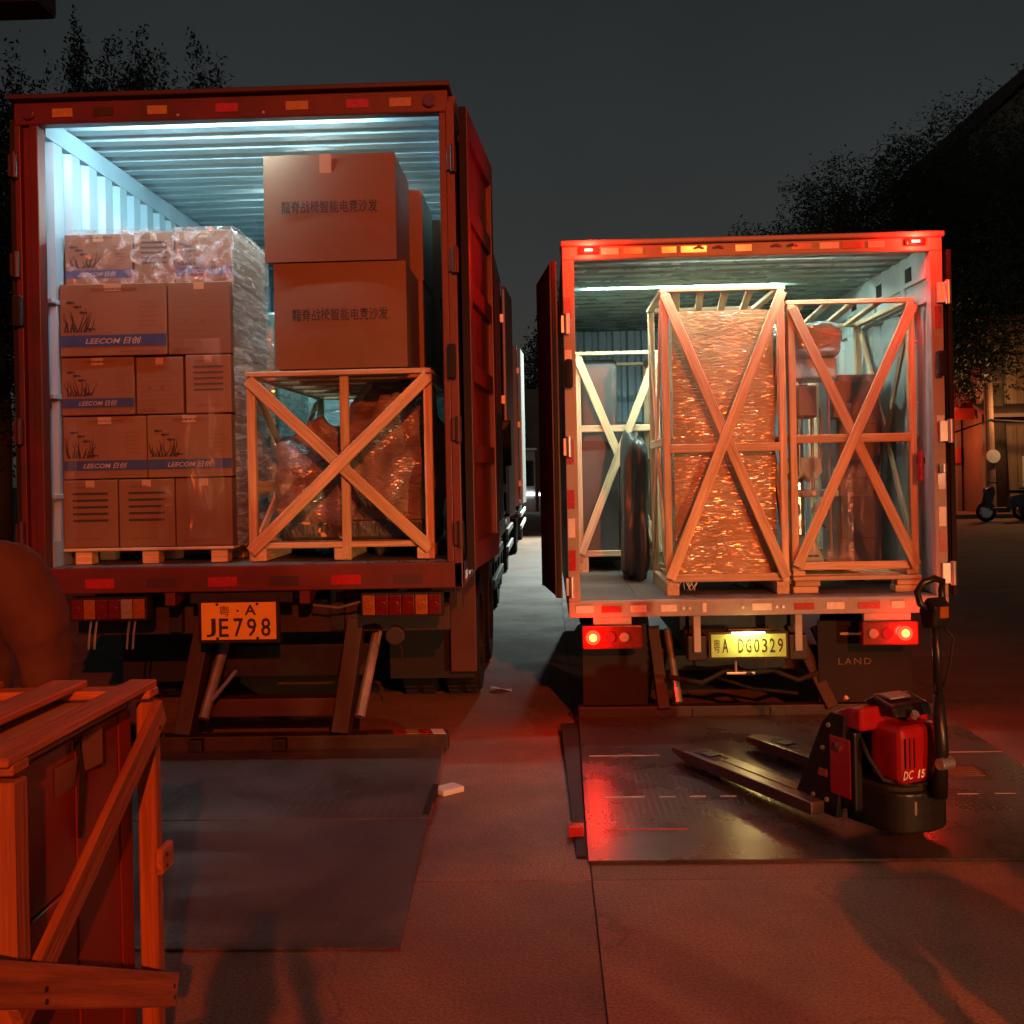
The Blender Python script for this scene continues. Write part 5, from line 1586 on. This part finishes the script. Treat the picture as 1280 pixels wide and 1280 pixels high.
def person(label, x, y, rz, larm, rarm, lean=(0, 0), shirt='shirt', feet=.12, kx=0, bulk=1.0):
    """standing person facing local +Y. larm / rarm: elbow and wrist and finger direction, relative to the spine line at z"""
    t = thing('person', label, 'person', (x, y, 0))
    t.rotation_euler = (0, 0, rz)
    J, Bn = {}, []
    def j(n_, p, r_, parent=None):
        J[n_] = (V(p), r_)
        if parent:
            Bn.append((parent, n_))
    lx, ly = lean
    j('pelvis', (0, 0, .94), (.155, .115))
    j('waist', (lx * .3, ly * .3, 1.10), (.135, .10), 'pelvis')
    j('chest', (lx * .7, ly * .7, 1.30), (.155, .115), 'waist')
    j('upper', (lx, ly, 1.42), (.11, .085), 'chest')
    j('neck', (lx, ly + .015, 1.50), .055, 'upper')
    j('jaw', (lx, ly + .04, 1.565), (.068, .075), 'neck')
    j('skull', (lx, ly + .03, 1.645), (.080, .098), 'jaw')
    j('crown', (lx, ly + .015, 1.705), (.055, .07), 'skull')
    j('nose', (lx, ly + .135, 1.605), .012, 'jaw')
    for s_, nm, arm in ((-1, 'l', larm), (1, 'r', rarm)):
        el, wr, fd = arm
        j(nm + 'shoulder', (lx + s_ * .185 * (1 + (bulk - 1) * .35), ly - .01, 1.405), .066, 'upper')
        j(nm + 'elbow', el, .043, nm + 'shoulder')
        j(nm + 'wrist', wr, .028, nm + 'elbow')
        d = V(fd).normalized()
        sd = d.cross(V(0, 1, 0.01))
        if sd.length < .2:
            sd = d.cross(V(1, 0, 0))
        sd.normalize()
        w = V(wr)
        j(nm + 'palm', w + d * .075, (.036, .018), nm + 'wrist')
        for k, (off, L) in enumerate(((-.030, .068), (-.010, .078), (.011, .072), (.030, .056))):
            a = w + d * .095 + sd * off
            b_ = a + d * L * .5 + V(0, .012, 0)
            c_ = a + d * L + V(0, .035, -.004)
            j(nm + 'k%d' % k, a, .010, nm + 'palm')
            j(nm + 'm%d' % k, b_, .0085, nm + 'k%d' % k)
            j(nm + 't%d' % k, c_, .007, nm + 'm%d' % k)
        j(nm + 'th1', w + d * .045 + sd * -.035 + V(0, .015, 0), .011, nm + 'palm')
        j(nm + 'th2', w + d * .085 + sd * -.055 + V(0, .03, 0), .009, nm + 'th1')
        j(nm + 'hip', (s_ * .095, 0, .86), .085, 'pelvis')
        j(nm + 'knee', (s_ * (feet - .01) + kx, .02, .48), .055, nm + 'hip')
        j(nm + 'calf', (s_ * feet + kx, -.01, .32), .052, nm + 'knee')
        j(nm + 'ankle', (s_ * feet + kx, -.02, .09), .036, nm + 'calf')
        j(nm + 'toe', (s_ * (feet + .02) + kx, .15, .04), (.042, .03), nm + 'ankle')
    body = skin_mesh('body', J, Bn, 'pelvis')
    body.materials.append(MT['skin'])
    bo = bpy.data.objects.new('body', body); COL.objects.link(bo); bo.parent = t
    # shirt
    S = {'pelvis': (J['pelvis'][0] + V(0, 0, -.03), (.175, .135)), 'waist': (J['waist'][0], (.160, .125)), 'chest': (J['chest'][0], (.180, .138)), 'upper': (J['upper'][0] + V(0, 0, .005), (.125 * bulk, .10)), 'collar': (J['neck'][0] + V(0, -.005, -.025), (.066, .066))}
    SB = [('pelvis', 'waist'), ('waist', 'chest'), ('chest', 'upper'), ('upper', 'collar')]
    for nm in 'lr':
        a, b_ = J[nm + 'shoulder'][0], J[nm + 'elbow'][0]
        S[nm + 's'] = (a, .083 * bulk)
        S[nm + 'm'] = (a.lerp(b_, .45), .078 * bulk)
        S[nm + 'e'] = (a.lerp(b_, .88 if bulk > 1 else .76), .070 * (1 + (bulk - 1) * .5))
        SB += [('upper', nm + 's'), (nm + 's', nm + 'm'), (nm + 'm', nm + 'e')]
        if bulk > 1:
            S[nm + 'w'] = (b_.lerp(J[nm + 'wrist'][0], .85), .056)
            SB.append((nm + 'e', nm + 'w'))
    sm = skin_mesh('shirt', S, SB, 'pelvis')
    for v in sm.vertices:
        v.co += v.normal * (.016 * noise.noise(v.co * 9 + V(x, y, 0)) + .010 * noise.noise(V(v.co.x * 22, v.co.y * 22, v.co.z * 34)))
    sm.materials.append(MT[shirt])
    so = bpy.data.objects.new('shirt', sm); COL.objects.link(so); so.parent = t
    T = {'pelvis': (V(0, 0, .97), (.160, .125)), 'low': (V(0, 0, .90), (.165, .125))}
    TB = [('pelvis', 'low')]
    for nm in 'lr':
        for q, rr in (('hip', .102), ('knee', .076), ('calf', .074), ('ankle', .064)):
            T[nm + q] = (J[nm + q][0], rr)
        TB += [('low', nm + 'hip'), (nm + 'hip', nm + 'knee'), (nm + 'knee', nm + 'calf'), (nm + 'calf', nm + 'ankle')]
    tm = skin_mesh('trousers', T, TB, 'low')
    tm.materials.append(MT['trousers'])
    to = bpy.data.objects.new('trousers', tm); COL.objects.link(to); to.parent = t
    for nm in 'lr':
        a, b_ = J[nm + 'ankle'][0], J[nm + 'toe'][0]
        m = MB(); m.blob((a + b_) / 2 + V(0, -.02, -.005), .055, .145, .05, 1, .05, 20, 12, 2.6)
        me = m.mesh('shoe', 'rubber', smooth=True)
        o_ = bpy.data.objects.new('shoe', me); COL.objects.link(o_); o_.parent = t
    m = MB()
    hc = V(lx, ly + .015, 1.655)
    def cap(a, b_):
        th = 2 * PI * a; ph = PI * (.02 + .52 * b_)
        back = .5 - .5 * math.cos(th - PI / 2 + PI)
        ph = min(ph, PI * (.36 + .24 * (.5 - .5 * math.sin(th))))
        d = V(math.sin(ph) * math.cos(th), math.sin(ph) * math.sin(th), math.cos(ph))
        return hc + V(d.x * .094, d.y * .115, d.z * .092) * (1 + .03 * noise.noise(d * 9))
    m.grid(cap, 32, 14)
    me = m.mesh('hair', 'hair', smooth=True)
    o_ = bpy.data.objects.new('hair', me); COL.objects.link(o_); o_.parent = t
    for s_ in (-1, 1):
        m = MB(); m.blob(V(lx + s_ * .032, ly + .118, 1.632), .011, .008, .008, 1, 0, 10, 8)
        me = m.mesh('eye', 'offwhite', smooth=True)
        o_ = bpy.data.objects.new('eye', me); COL.objects.link(o_); o_.parent = t
        m = MB(); m.blob(V(lx + s_ * .088, ly + .02, 1.615), .010, .022, .032, 2, .1, 12, 10)
        me = m.mesh('ear', 'skin', smooth=True)
        o_ = bpy.data.objects.new('ear', me); COL.objects.link(o_); o_.parent = t
    m = MB(); m.blob(V(lx, ly + .118, 1.572), .024, .006, .007, 4, .05, 14, 8)
    me = m.mesh('mouth', 'board', smooth=True)
    o_ = bpy.data.objects.new('mouth', me); COL.objects.link(o_); o_.parent = t
    return t


person('person in a dark short-sleeved shirt standing behind the near crate, arm hanging down', -1.75, 3.08, rad(-6),
       ((-.27, .02, 1.13), (-.27, .12, .90), (0, .25, -1)), ((.285, .0, 1.12), (.290, .03, .88), (0, .25, -1)), bulk=1.32)
person('person in dark clothes standing behind the camera with a raised phone', .02, -.36, 0,
       ((-.24, .12, 1.20), (-.12, .25, 1.50), (.25, .05, 1)), ((.22, .14, 1.22), (.11, .25, 1.50), (-.25, .05, 1)))
person('person in dark clothes standing with feet apart at the far side, out of the frame', 2.42, .28, rad(35),
       ((-.26, .0, 1.13), (-.24, .1, .88), (0, .2, -1)), ((.26, .0, 1.13), (.24, .1, .88), (0, .2, -1)), feet=.20)
ph = thing('mobile_phone', 'dark mobile phone held up by the person behind the camera', 'phone', (0, -.06, 1.62))
m = MB(); m.box(-.037, .037, -.062, -.052, 1.57, 1.73)
m.build('phone_body', 'plastic', ph, .004)
person('person in dark clothes waiting near the pallet jack, out of the frame', 1.84, .78, rad(10),
       ((-.26, .0, 1.13), (-.24, .1, .88), (0, .2, -1)), ((.26, .0, 1.13), (.24, .1, .88), (0, .2, -1)), feet=.15)
# the posts the yard lamp stands on, behind the photographer
lp2 = thing('yard_lamp', 'low warm yard lamp on a short post, off to the side behind the camera', 'lamp post', (7.4, -7.1, 0))
MB().tube((7.4, -7.1, 0), (7.4, -7.1, 2.15), .05, 14, r2=.035).build('post', 'galv', lp2)
MB().box(7.32, 7.48, -7.1, -6.86, 2.10, 2.16).build('lamp_head', 'plastic', lp2, .01)
lpst = thing('yard_lamp', 'grey yard lamp on a steel post behind the camera', 'lamp post', (4.2, -15.8, 0))
MB().tube((4.2, -15.8, 0), (4.2, -15.8, 8.4), .05, 14, r2=.035).build('post', 'galv', lpst)
MB().box(4.1, 4.3, -15.8, -15.5, 8.36, 8.44).build('lamp_head', 'plastic', lpst, .01)


# ------------------------------------------------------------------ trucks further along the row
def far_truck(label, X0, X1, Y, z0, z1, L, mat, leafmat, xb):
    t = thing('parked_truck', label, 'truck', ((X0 + X1) / 2, Y, 0), 'trucks parked further along the row')
    o = MB()
    o.box(X0, X1 - .05, Y + .1, Y + L, z0, z1)
    o.build('cargo_body', mat, t, .02)
    for k in range(int(L / .5)):
        MB().box(X1 - .049, X1 - .025, Y + .25 + k * .5, Y + .33 + k * .5, z0 + .06, z1 - .06).build('body_rib', mat, t, .004, segs=1)
    MB().box(X1 - .12, X1 - .02, Y, Y + .1, z0 - .05, z1).build('corner_post', mat, t, .006)
    MB().box(X0, X1 - .121, Y, Y + .1, z1 - .12, z1).build('header', mat, t, .006)
    MB().box(X0, X1 - .121, Y, Y + .1, z0 - .12, z0).build('rear_sill', mat, t, .006)
    d = MB().hexa([(X1 + .0, Y + .03, z0), (X1 + .055, Y + .03, z0), (xb + .055, Y + 1.15, z0), (xb, Y + 1.15, z0)], [(X1 + .0, Y + .03, z1 - .05), (X1 + .055, Y + .03, z1 - .05), (xb + .055, Y + 1.15, z1 - .05), (xb, Y + 1.15, z1 - .05)]).build('door', leafmat, t, .006)
    for z in (z0 + .4, (z0 + z1) / 2, z1 - .5):
        MB().box(X1 - .03, X1 + .03, Y - .02, Y + .0, z - .06, z + .06).build('hinge', 'galv', d, .004)
    MB().tube((X1 + .028, Y + .012, z0 + .05), (X1 + .028, Y + .012, z1 - .1), .016, 8).build('lock_rod', 'retrowhite', d)
    MB().box(X1 - .45, X1 - .06, Y + .02, Y + .1, z0 - .30, z0 - .16).build('tail_lamp', 'lensred', t, .01)
    for z in (.45, .72):
        MB().box(X1 - .06, X1 - .02, Y + 1.5, Y + L - .2, z, z + .09).build('side_guard', 'offwhite', t, .006)
    for y in (Y + .9, Y + L - .6):
        for x in (X1 - .25, X0 + .25):
            wheel(t, x, y, .45, .28)
    cab = MB().prism([(X0 + .1, Y + L + .1, .5), (X0 + .1, Y + L + 1.8, .5), (X0 + .1, Y + L + 1.8, 1.5), (X0 + .1, Y + L + 1.55, 2.5), (X0 + .1, Y + L + .1, 2.6)], (X1 - X0 - .25, 0, 0)).build('cab', mat, t, .03)
    return t


far_truck('tall orange-lit truck parked just ahead of the red container truck, its door edge showing', -3.0, -.60, 14.7, 1.05, 4.30, 3.9, 'red', 'red', -.545)
far_truck('white truck at the far end of the row of trucks, its pale door edge lit', -3.0, -.56, 21.2, 1.05, 4.20, 6.0, 'white', 'offwhite', -.52)

# ------------------------------------------------------------------ far end of the yard
bw = thing('boundary_wall', 'dark boundary wall closing the far end of the yard between the trucks', 'wall', (0, 50, 0))
MB().box(-14, 8, 50, 50.3, 0, 5.6).build('wall_face', 'render', bw)
for k in range(5):
    MB().box(-14, 8, 49.9, 49.99, 5.7 + k * .28, 5.78 + k * .28).build('wire_rail', 'rust', bw)
for k in range(9):
    MB().tube((-13 + k * 2.5, 49.95, 5.58), (-13 + k * 2.5, 49.95, 7.0), .04, 8).build('fence_post', 'rust', bw)
kb = thing('guard_booth', 'small pale booth with a lit white base at the far end of the yard', 'booth', (-.9, 46, 0))
MB().box(-1.6, -.55, 46, 47.2, 0, 2.6).build('booth_body', 'offwhite', kb, .03)
MB().box(-1.65, -.45, 45.9, 47.3, 2.62, 2.75).build('booth_roof', 'galv', kb, .02)
MB().box(-1.4, -.62, 45.97, 45.995, 1.1, 2.2).build('window', 'glass', kb)
MB().box(-1.55, -.60, 45.94, 45.965, .7, .82).build('lit_tube', 'farglow', kb)
wb = thing('white_barrier', 'low white barrier lit brightly at the far end of the gap', 'barrier', (.2, 45, 0))
MB().box(-.42, 1.1, 44.9, 45.2, .0, .35).build('barrier_base', 'offwhite', wb, .03)
MB().box(-.42, 1.1, 44.95, 45.1, .62, .90).build('barrier_rail', 'offwhite', wb, .03)
for x in (-.35, .3, 1.0):
    MB().box(x - .05, x + .05, 44.97, 45.08, .352, .618).build('barrier_post', 'offwhite', wb)
MB().box(-.40, 1.08, 44.92, 44.948, .70, .80).build('lit_tube', 'farglow', wb)


# ------------------------------------------------------------------ trees
def tree(label, x, y, h, spread, seed, n=3200, spiky=True, leaf='leaf', group=None, base=.30, ls=.20):
    rr = random.Random(seed)
    t = thing('tree', label, 'tree', (x, y, 0), group)
    m = MB()
    top = V(x + rr.uniform(-.6, .6), y, h * .8)
    m.path([(x, y, 0), (x + rr.uniform(-.2, .2), y, h * .28), (x + rr.uniform(-.4, .4), y, h * .55), tuple(top)], [h * .026, h * .021, h * .014, h * .005], 10)
    ends = []
    for k in range(16):
        z0_ = h * rr.uniform(base, .72)
        a = rr.uniform(0, 2 * PI)
        L = spread * rr.uniform(.45, 1.0) * (1.15 - .5 * z0_ / h)
        p0 = V(x, y, z0_)
        p2 = p0 + V(math.cos(a) * L, math.sin(a) * L, L * rr.uniform(.25, .8))
        p1 = p0.lerp(p2, .5) + V(0, 0, .1 * L)
        m.path([p0, p1, p2], [h * .009, h * .006, h * .002], 6)
        ends.append((p2, L))
        ends.append((p1.lerp(p2, .6), L * .7))
    ends.append((top + V(0, 0, h * .1), spread * .6))
    m.build('trunk', 'bark', t, smooth=True)
    c = MB()
    off = V(seed * 3.7, seed * 1.3, 0)
    cz, rz = h * (.60 if spiky else .62), h * (.42 if spiky else .37)
    made = 0
    n = int(n * 4.2)
    while made < n:
        d = V(rr.gauss(0, 1), rr.gauss(0, 1), rr.gauss(0, 1)).normalized()
        lump = 1 + .42 * noise.fractal(d * (2.6 if spiky else 2.0) + off, 1, 2, 4)
        k_ = rr.random() ** .38
        rad_ = spread * (1 - (.55 if spiky else .12) * max(0, d.z)) * 1.05
        q = V(x + d.x * rad_ * k_ * lump, y + d.y * rad_ * k_ * lump, cz + d.z * rz * k_ * (1 + (lump - 1) * (1.1 if spiky else .8)))
        if noise.noise(q * .55 + off) < -.42 or (k_ > .8 and noise.noise(q * 1.7 + off) < -.22):
            made += .2
            continue
        made += 1
        a1 = V(rr.gauss(0, 1), rr.gauss(0, 1), rr.gauss(0, .8)).normalized()
        b1 = a1.orthogonal().normalized()
        s_ = ls * .46 * rr.uniform(.35, 1.2)
        c.add([q - a1 * s_, q + b1 * s_ * .42, q + a1 * s_, q - b1 * s_ * .42], [(0, 1, 2, 3)])
    c.build('crown', leaf, t)
    return t


GT = 'trees standing beyond the red truck'
tree('tall pointed dark tree rising highest above the red truck roof', -13.1, 30, 13.9, 2.7, 3, 12000, True, 'leafdark', GT, .3, .17)
tree('pointed dark tree with an uneven top above the middle of the red truck roof', -10.9, 29, 13.1, 2.8, 5, 12000, True, 'leafdark', GT, .3, .17)
tree('dark tree with a narrow tip nearest the open sky above the red truck', -9.0, 28.5, 12.2, 2.4, 12, 10000, True, 'leafdark', GT, .3, .17)
tree('broad dark tree at the picture edge beside the red truck', -15.2, 29, 12.6, 2.9, 19, 12000, True, 'leafdark', GT, .25, .18)
GR = 'trees standing behind the white truck'
tree('rounded dark tree lowest of those behind the white truck, nearest the open sky', 7.2, 34, 9.7, 2.4, 21, 9000, False, 'leaf', GR, .22, .17)
tree('dark tree with a knobbly top rising between the low rounded tree and the tallest crown', 9.3, 34.5, 11.3, 2.7, 22, 10000, False, 'leaf', GR, .22, .18)
tree('tallest dark tree behind the white truck, with a lumpy crown', 12.0, 35, 12.9, 3.2, 23, 12000, False, 'leaf', GR, .22, .2)
tree('large dark tree merging with the gabled house behind it', 15.4, 37, 14.6, 3.9, 29, 12000, False, 'leaf', GR, .30, .2)
tree('pointed dark tree far beyond the gap between the trucks', .5, 62, 11.8, 2.2, 37, 3000, True, 'leafdark', None, .2, .3)
tree('thick dark tree at the picture edge below the gabled roof', 18.7, 39, 14.6, 4.0, 42, 10000, False, 'leafdark', GR, .35, .22)

# ------------------------------------------------------------------ houses, pole, awning and scooter at the right
hs_ = thing('gabled_house', 'tall house with a dark gabled roof showing above the trees', 'house', (19.5, 42, 0))
MB().prism([(16.6, 42, 0), (25, 42, 0), (25, 42, 14.5), (20.8, 42, 17.9), (16.6, 42, 14.4)], (0, 9, 0)).build('wall', 'render', hs_)
rf = MB()
rf.prism([(15.6, 41.1, 13.7), (20.8, 41.1, 18.3), (20.8, 41.1, 18.65), (15.4, 41.1, 13.9)], (0, 10, 0))
rf.prism([(26, 41.1, 13.7), (20.8, 41.1, 18.3), (20.8, 41.1, 18.65), (26.2, 41.1, 13.9)], (0, 10, 0))
rf.build('roof', 'tiles', hs_)
for z in (4.5, 7.5, 10.5):
    for x in (17.6, 20.2, 22.8):
        w = MB().box(x, x + 1.2, 41.93, 41.98, z, z + 1.5).build('window', 'offwhite', hs_)
        MB().box(x + .08, x + .56, 41.90, 41.928, z + .08, z + 1.42).build('pane', 'glass', w)
        MB().box(x + .64, x + 1.12, 41.90, 41.928, z + .08, z + 1.42).build('pane', 'glass', w)
sp = thing('shop_building', 'low shop with boarded wall and dark eave behind the utility pole', 'shop', (16.5, 37, 0))
MB().box(14.9, 22, 37, 43, 0, 6.5).build('wall', 'render', sp)
for k in range(14):
    MB().box(15.0 + k * .36, 15.34 + k * .36, 36.93, 36.99, 3.55 + .0, 6.1).build('wall_board', 'timberwall', sp)
MB().prism([(14.6, 35.8, 3.2), (22, 35.8, 3.2), (22, 37, 3.6), (14.6, 37, 3.6)], (0, 0, .12)).build('eave', 'tiles', sp)
MB().prism([(14.4, 36.2, 6.5), (22, 36.2, 6.5), (22, 43, 7.2), (14.4, 43, 7.2)], (0, 0, .15)).build('roof', 'tiles', sp)
for k in range(8):
    MB().box(15.05 + k * .5, 15.50 + k * .5, 36.94, 36.99, .15, 2.9).build('shutter_board', 'timberwall', sp)
MB().box(16.2, 17.0, 36.90, 36.935, .6, 1.9).build('notice_poster', 'offwhite', sp)
MB().box(16.3, 16.62, 36.88, 36.899, 1.35, 1.8).build('poster_print', 'lensamber', sp)
MB().box(16.45, 16.9, 36.88, 36.899, .75, 1.2).build('poster_print', 'inkblack', sp)
aw = thing('awning_stall', 'stall with a faded red awning and a lit orange strip beside the white truck', 'stall', (13.8, 38, 0))
MB().box(12.2, 14.8, 38.6, 40.5, 0, 4.6).build('stall_body', 'render', aw)
MB().prism([(12.0, 37.4, 3.6), (14.8, 37.4, 3.6), (14.8, 38.6, 4.7), (12.0, 38.6, 4.7)], (0, 0, .06)).build('awning', 'awning', aw)
MB().box(12.0, 14.8, 37.35, 37.395, 3.2, 3.6).build('awning_valance', 'awning', aw)
MB().box(12.3, 14.75, 38.5, 38.595, 1.7, 2.25).build('sign_board', 'awning', aw)
MB().box(12.8, 13.9, 38.44, 38.495, 1.62, 1.70).build('lit_strip', 'signglow', aw)
MB().box(12.5, 14.5, 38.52, 38.595, .2, 1.5).build('counter', 'timberwall', aw)
lamp('stall_lamp', 'POINT', (13.2, 37.0, 2.9), 160, (1, .16, .05), .08)
lamp('shop_lamp', 'POINT', (15.3, 34.6, 3.4), 190, (1, .45, .16), .08)
up = thing('utility_pole', 'concrete utility pole with cross arm and sagging cables beside the shop', 'pole', (14.55, 35.5, 0))
MB().tube((14.55, 35.5, 0), (14.5, 35.5, 6.2), .17, 14, r2=.12).build('pole', 'concrete', up)
MB().beam((13.9, 35.45, 5.2), (15.4, 35.45, 5.3), .09, .09).build('cross_arm', 'rust', up)
MB().box(14.2, 14.85, 35.2, 35.38, 4.3, 5.0).build('meter_box', 'rust', up, .02)
for z0_, z1_, z2_ in ((5.3, 5.0, 5.6), (5.05, 4.7, 5.3), (3.1, 2.9, 3.5)):
    MB().path([(13.0, 35.3, z0_ - .5), (14.5, 35.3, z0_), (17.0, 35.3, z1_), (21.0, 35.3, z2_)], .028, 6).build('cable', 'rubber', up, smooth=True)
MB().tube((14.55, 35.25, 1.9), (14.55, 35.32, 1.9), .22, 16).build('round_sign', 'offwhite', up)


def scooter(x, y, label, g_):
    t = thing('motor_scooter', label, 'scooter', (x, y, 0), g_)
    for dx in (0, 1.25):
        w = MB()
        n = 20
        pts = [(x + dx + math.cos(2 * PI * k / n) * .24, y, .28 + math.sin(2 * PI * k / n) * .24) for k in range(n + 1)]
        w.path(pts, .05, 8)
        wo = w.build('wheel', 'rubber', t, smooth=True)
        MB().tube((x + dx, y - .05, .28), (x + dx, y + .05, .28), .16, 14).build('rim', 'galv', wo)
    m = MB()
    m.prism([(x + .62, y - .14, .38), (x + 1.35, y - .14, .42), (x + 1.55, y - .14, .72), (x + 1.25, y - .14, .80), (x + .70, y - .14, .72)], (0, .28, 0))
    m.prism([(x - .10, y - .16, .42), (x + .08, y - .16, .38), (x + .22, y - .16, .85), (x + .16, y - .16, 1.02), (x + .02, y - .16, .95)], (0, .32, 0))
    m.prism([(x + .08, y - .15, .32), (x + .65, y - .15, .32), (x + .65, y - .15, .40), (x + .10, y - .15, .40)], (0, .3, 0))
    m.build('body', 'darkgoods', t, .03)
    MB().box(x + .68, x + 1.45, y - .13, y + .13, .805, .90).build('seat', 'rubber', t, .035)
    MB().path([(x, y, .30), (x + .12, y, .9), (x + .16, y, 1.08)], .022, 8).build('steering_column', 'galv', t)
    MB().path([(x + .22, y - .32, 1.10), (x + .14, y - .18, 1.12), (x + .14, y + .18, 1.12), (x + .22, y + .32, 1.10)], .016, 8).build('handlebar', 'rubber', t)
    MB().tube((x - .0, y, .88), (x - .06, y, .90), .07, 14).build('headlamp', 'lensclear', t)
    MB().path([(x + .14, y - .22, 1.12), (x + .16, y - .26, 1.28)], .007, 6).build('mirror', 'chrome', t)


scooter(12.55, 31.0, 'greenish motor scooter parked at the roadside before the shop, nearer the pole', 'scooters parked before the shop')
scooter(13.75, 31.4, 'motor scooter half out of the picture, parked behind the greenish one', 'scooters parked before the shop')
kb2 = structure(MB().box(11.0, 34, 32.8, 33.1, -.02, .13).build('kerb', 'concrete', None, .02))

# dark canopy corner over the far upper corner of the yard
cn = thing('canopy', 'black canopy edge jutting in at the upper corner above the red truck', 'canopy', (-6.2, 9.5, 0))
MB().box(-8.2, -4.40, 9.2, 9.6, 5.88, 6.12).build('canopy_roof', 'plastic', cn, .05)
for x, y in ((-8.0, 9.4), (-6.8, 9.4)):
    MB().tube((x, y, 0), (x, y, 5.88), .06, 10).build('canopy_post', 'steel', cn)
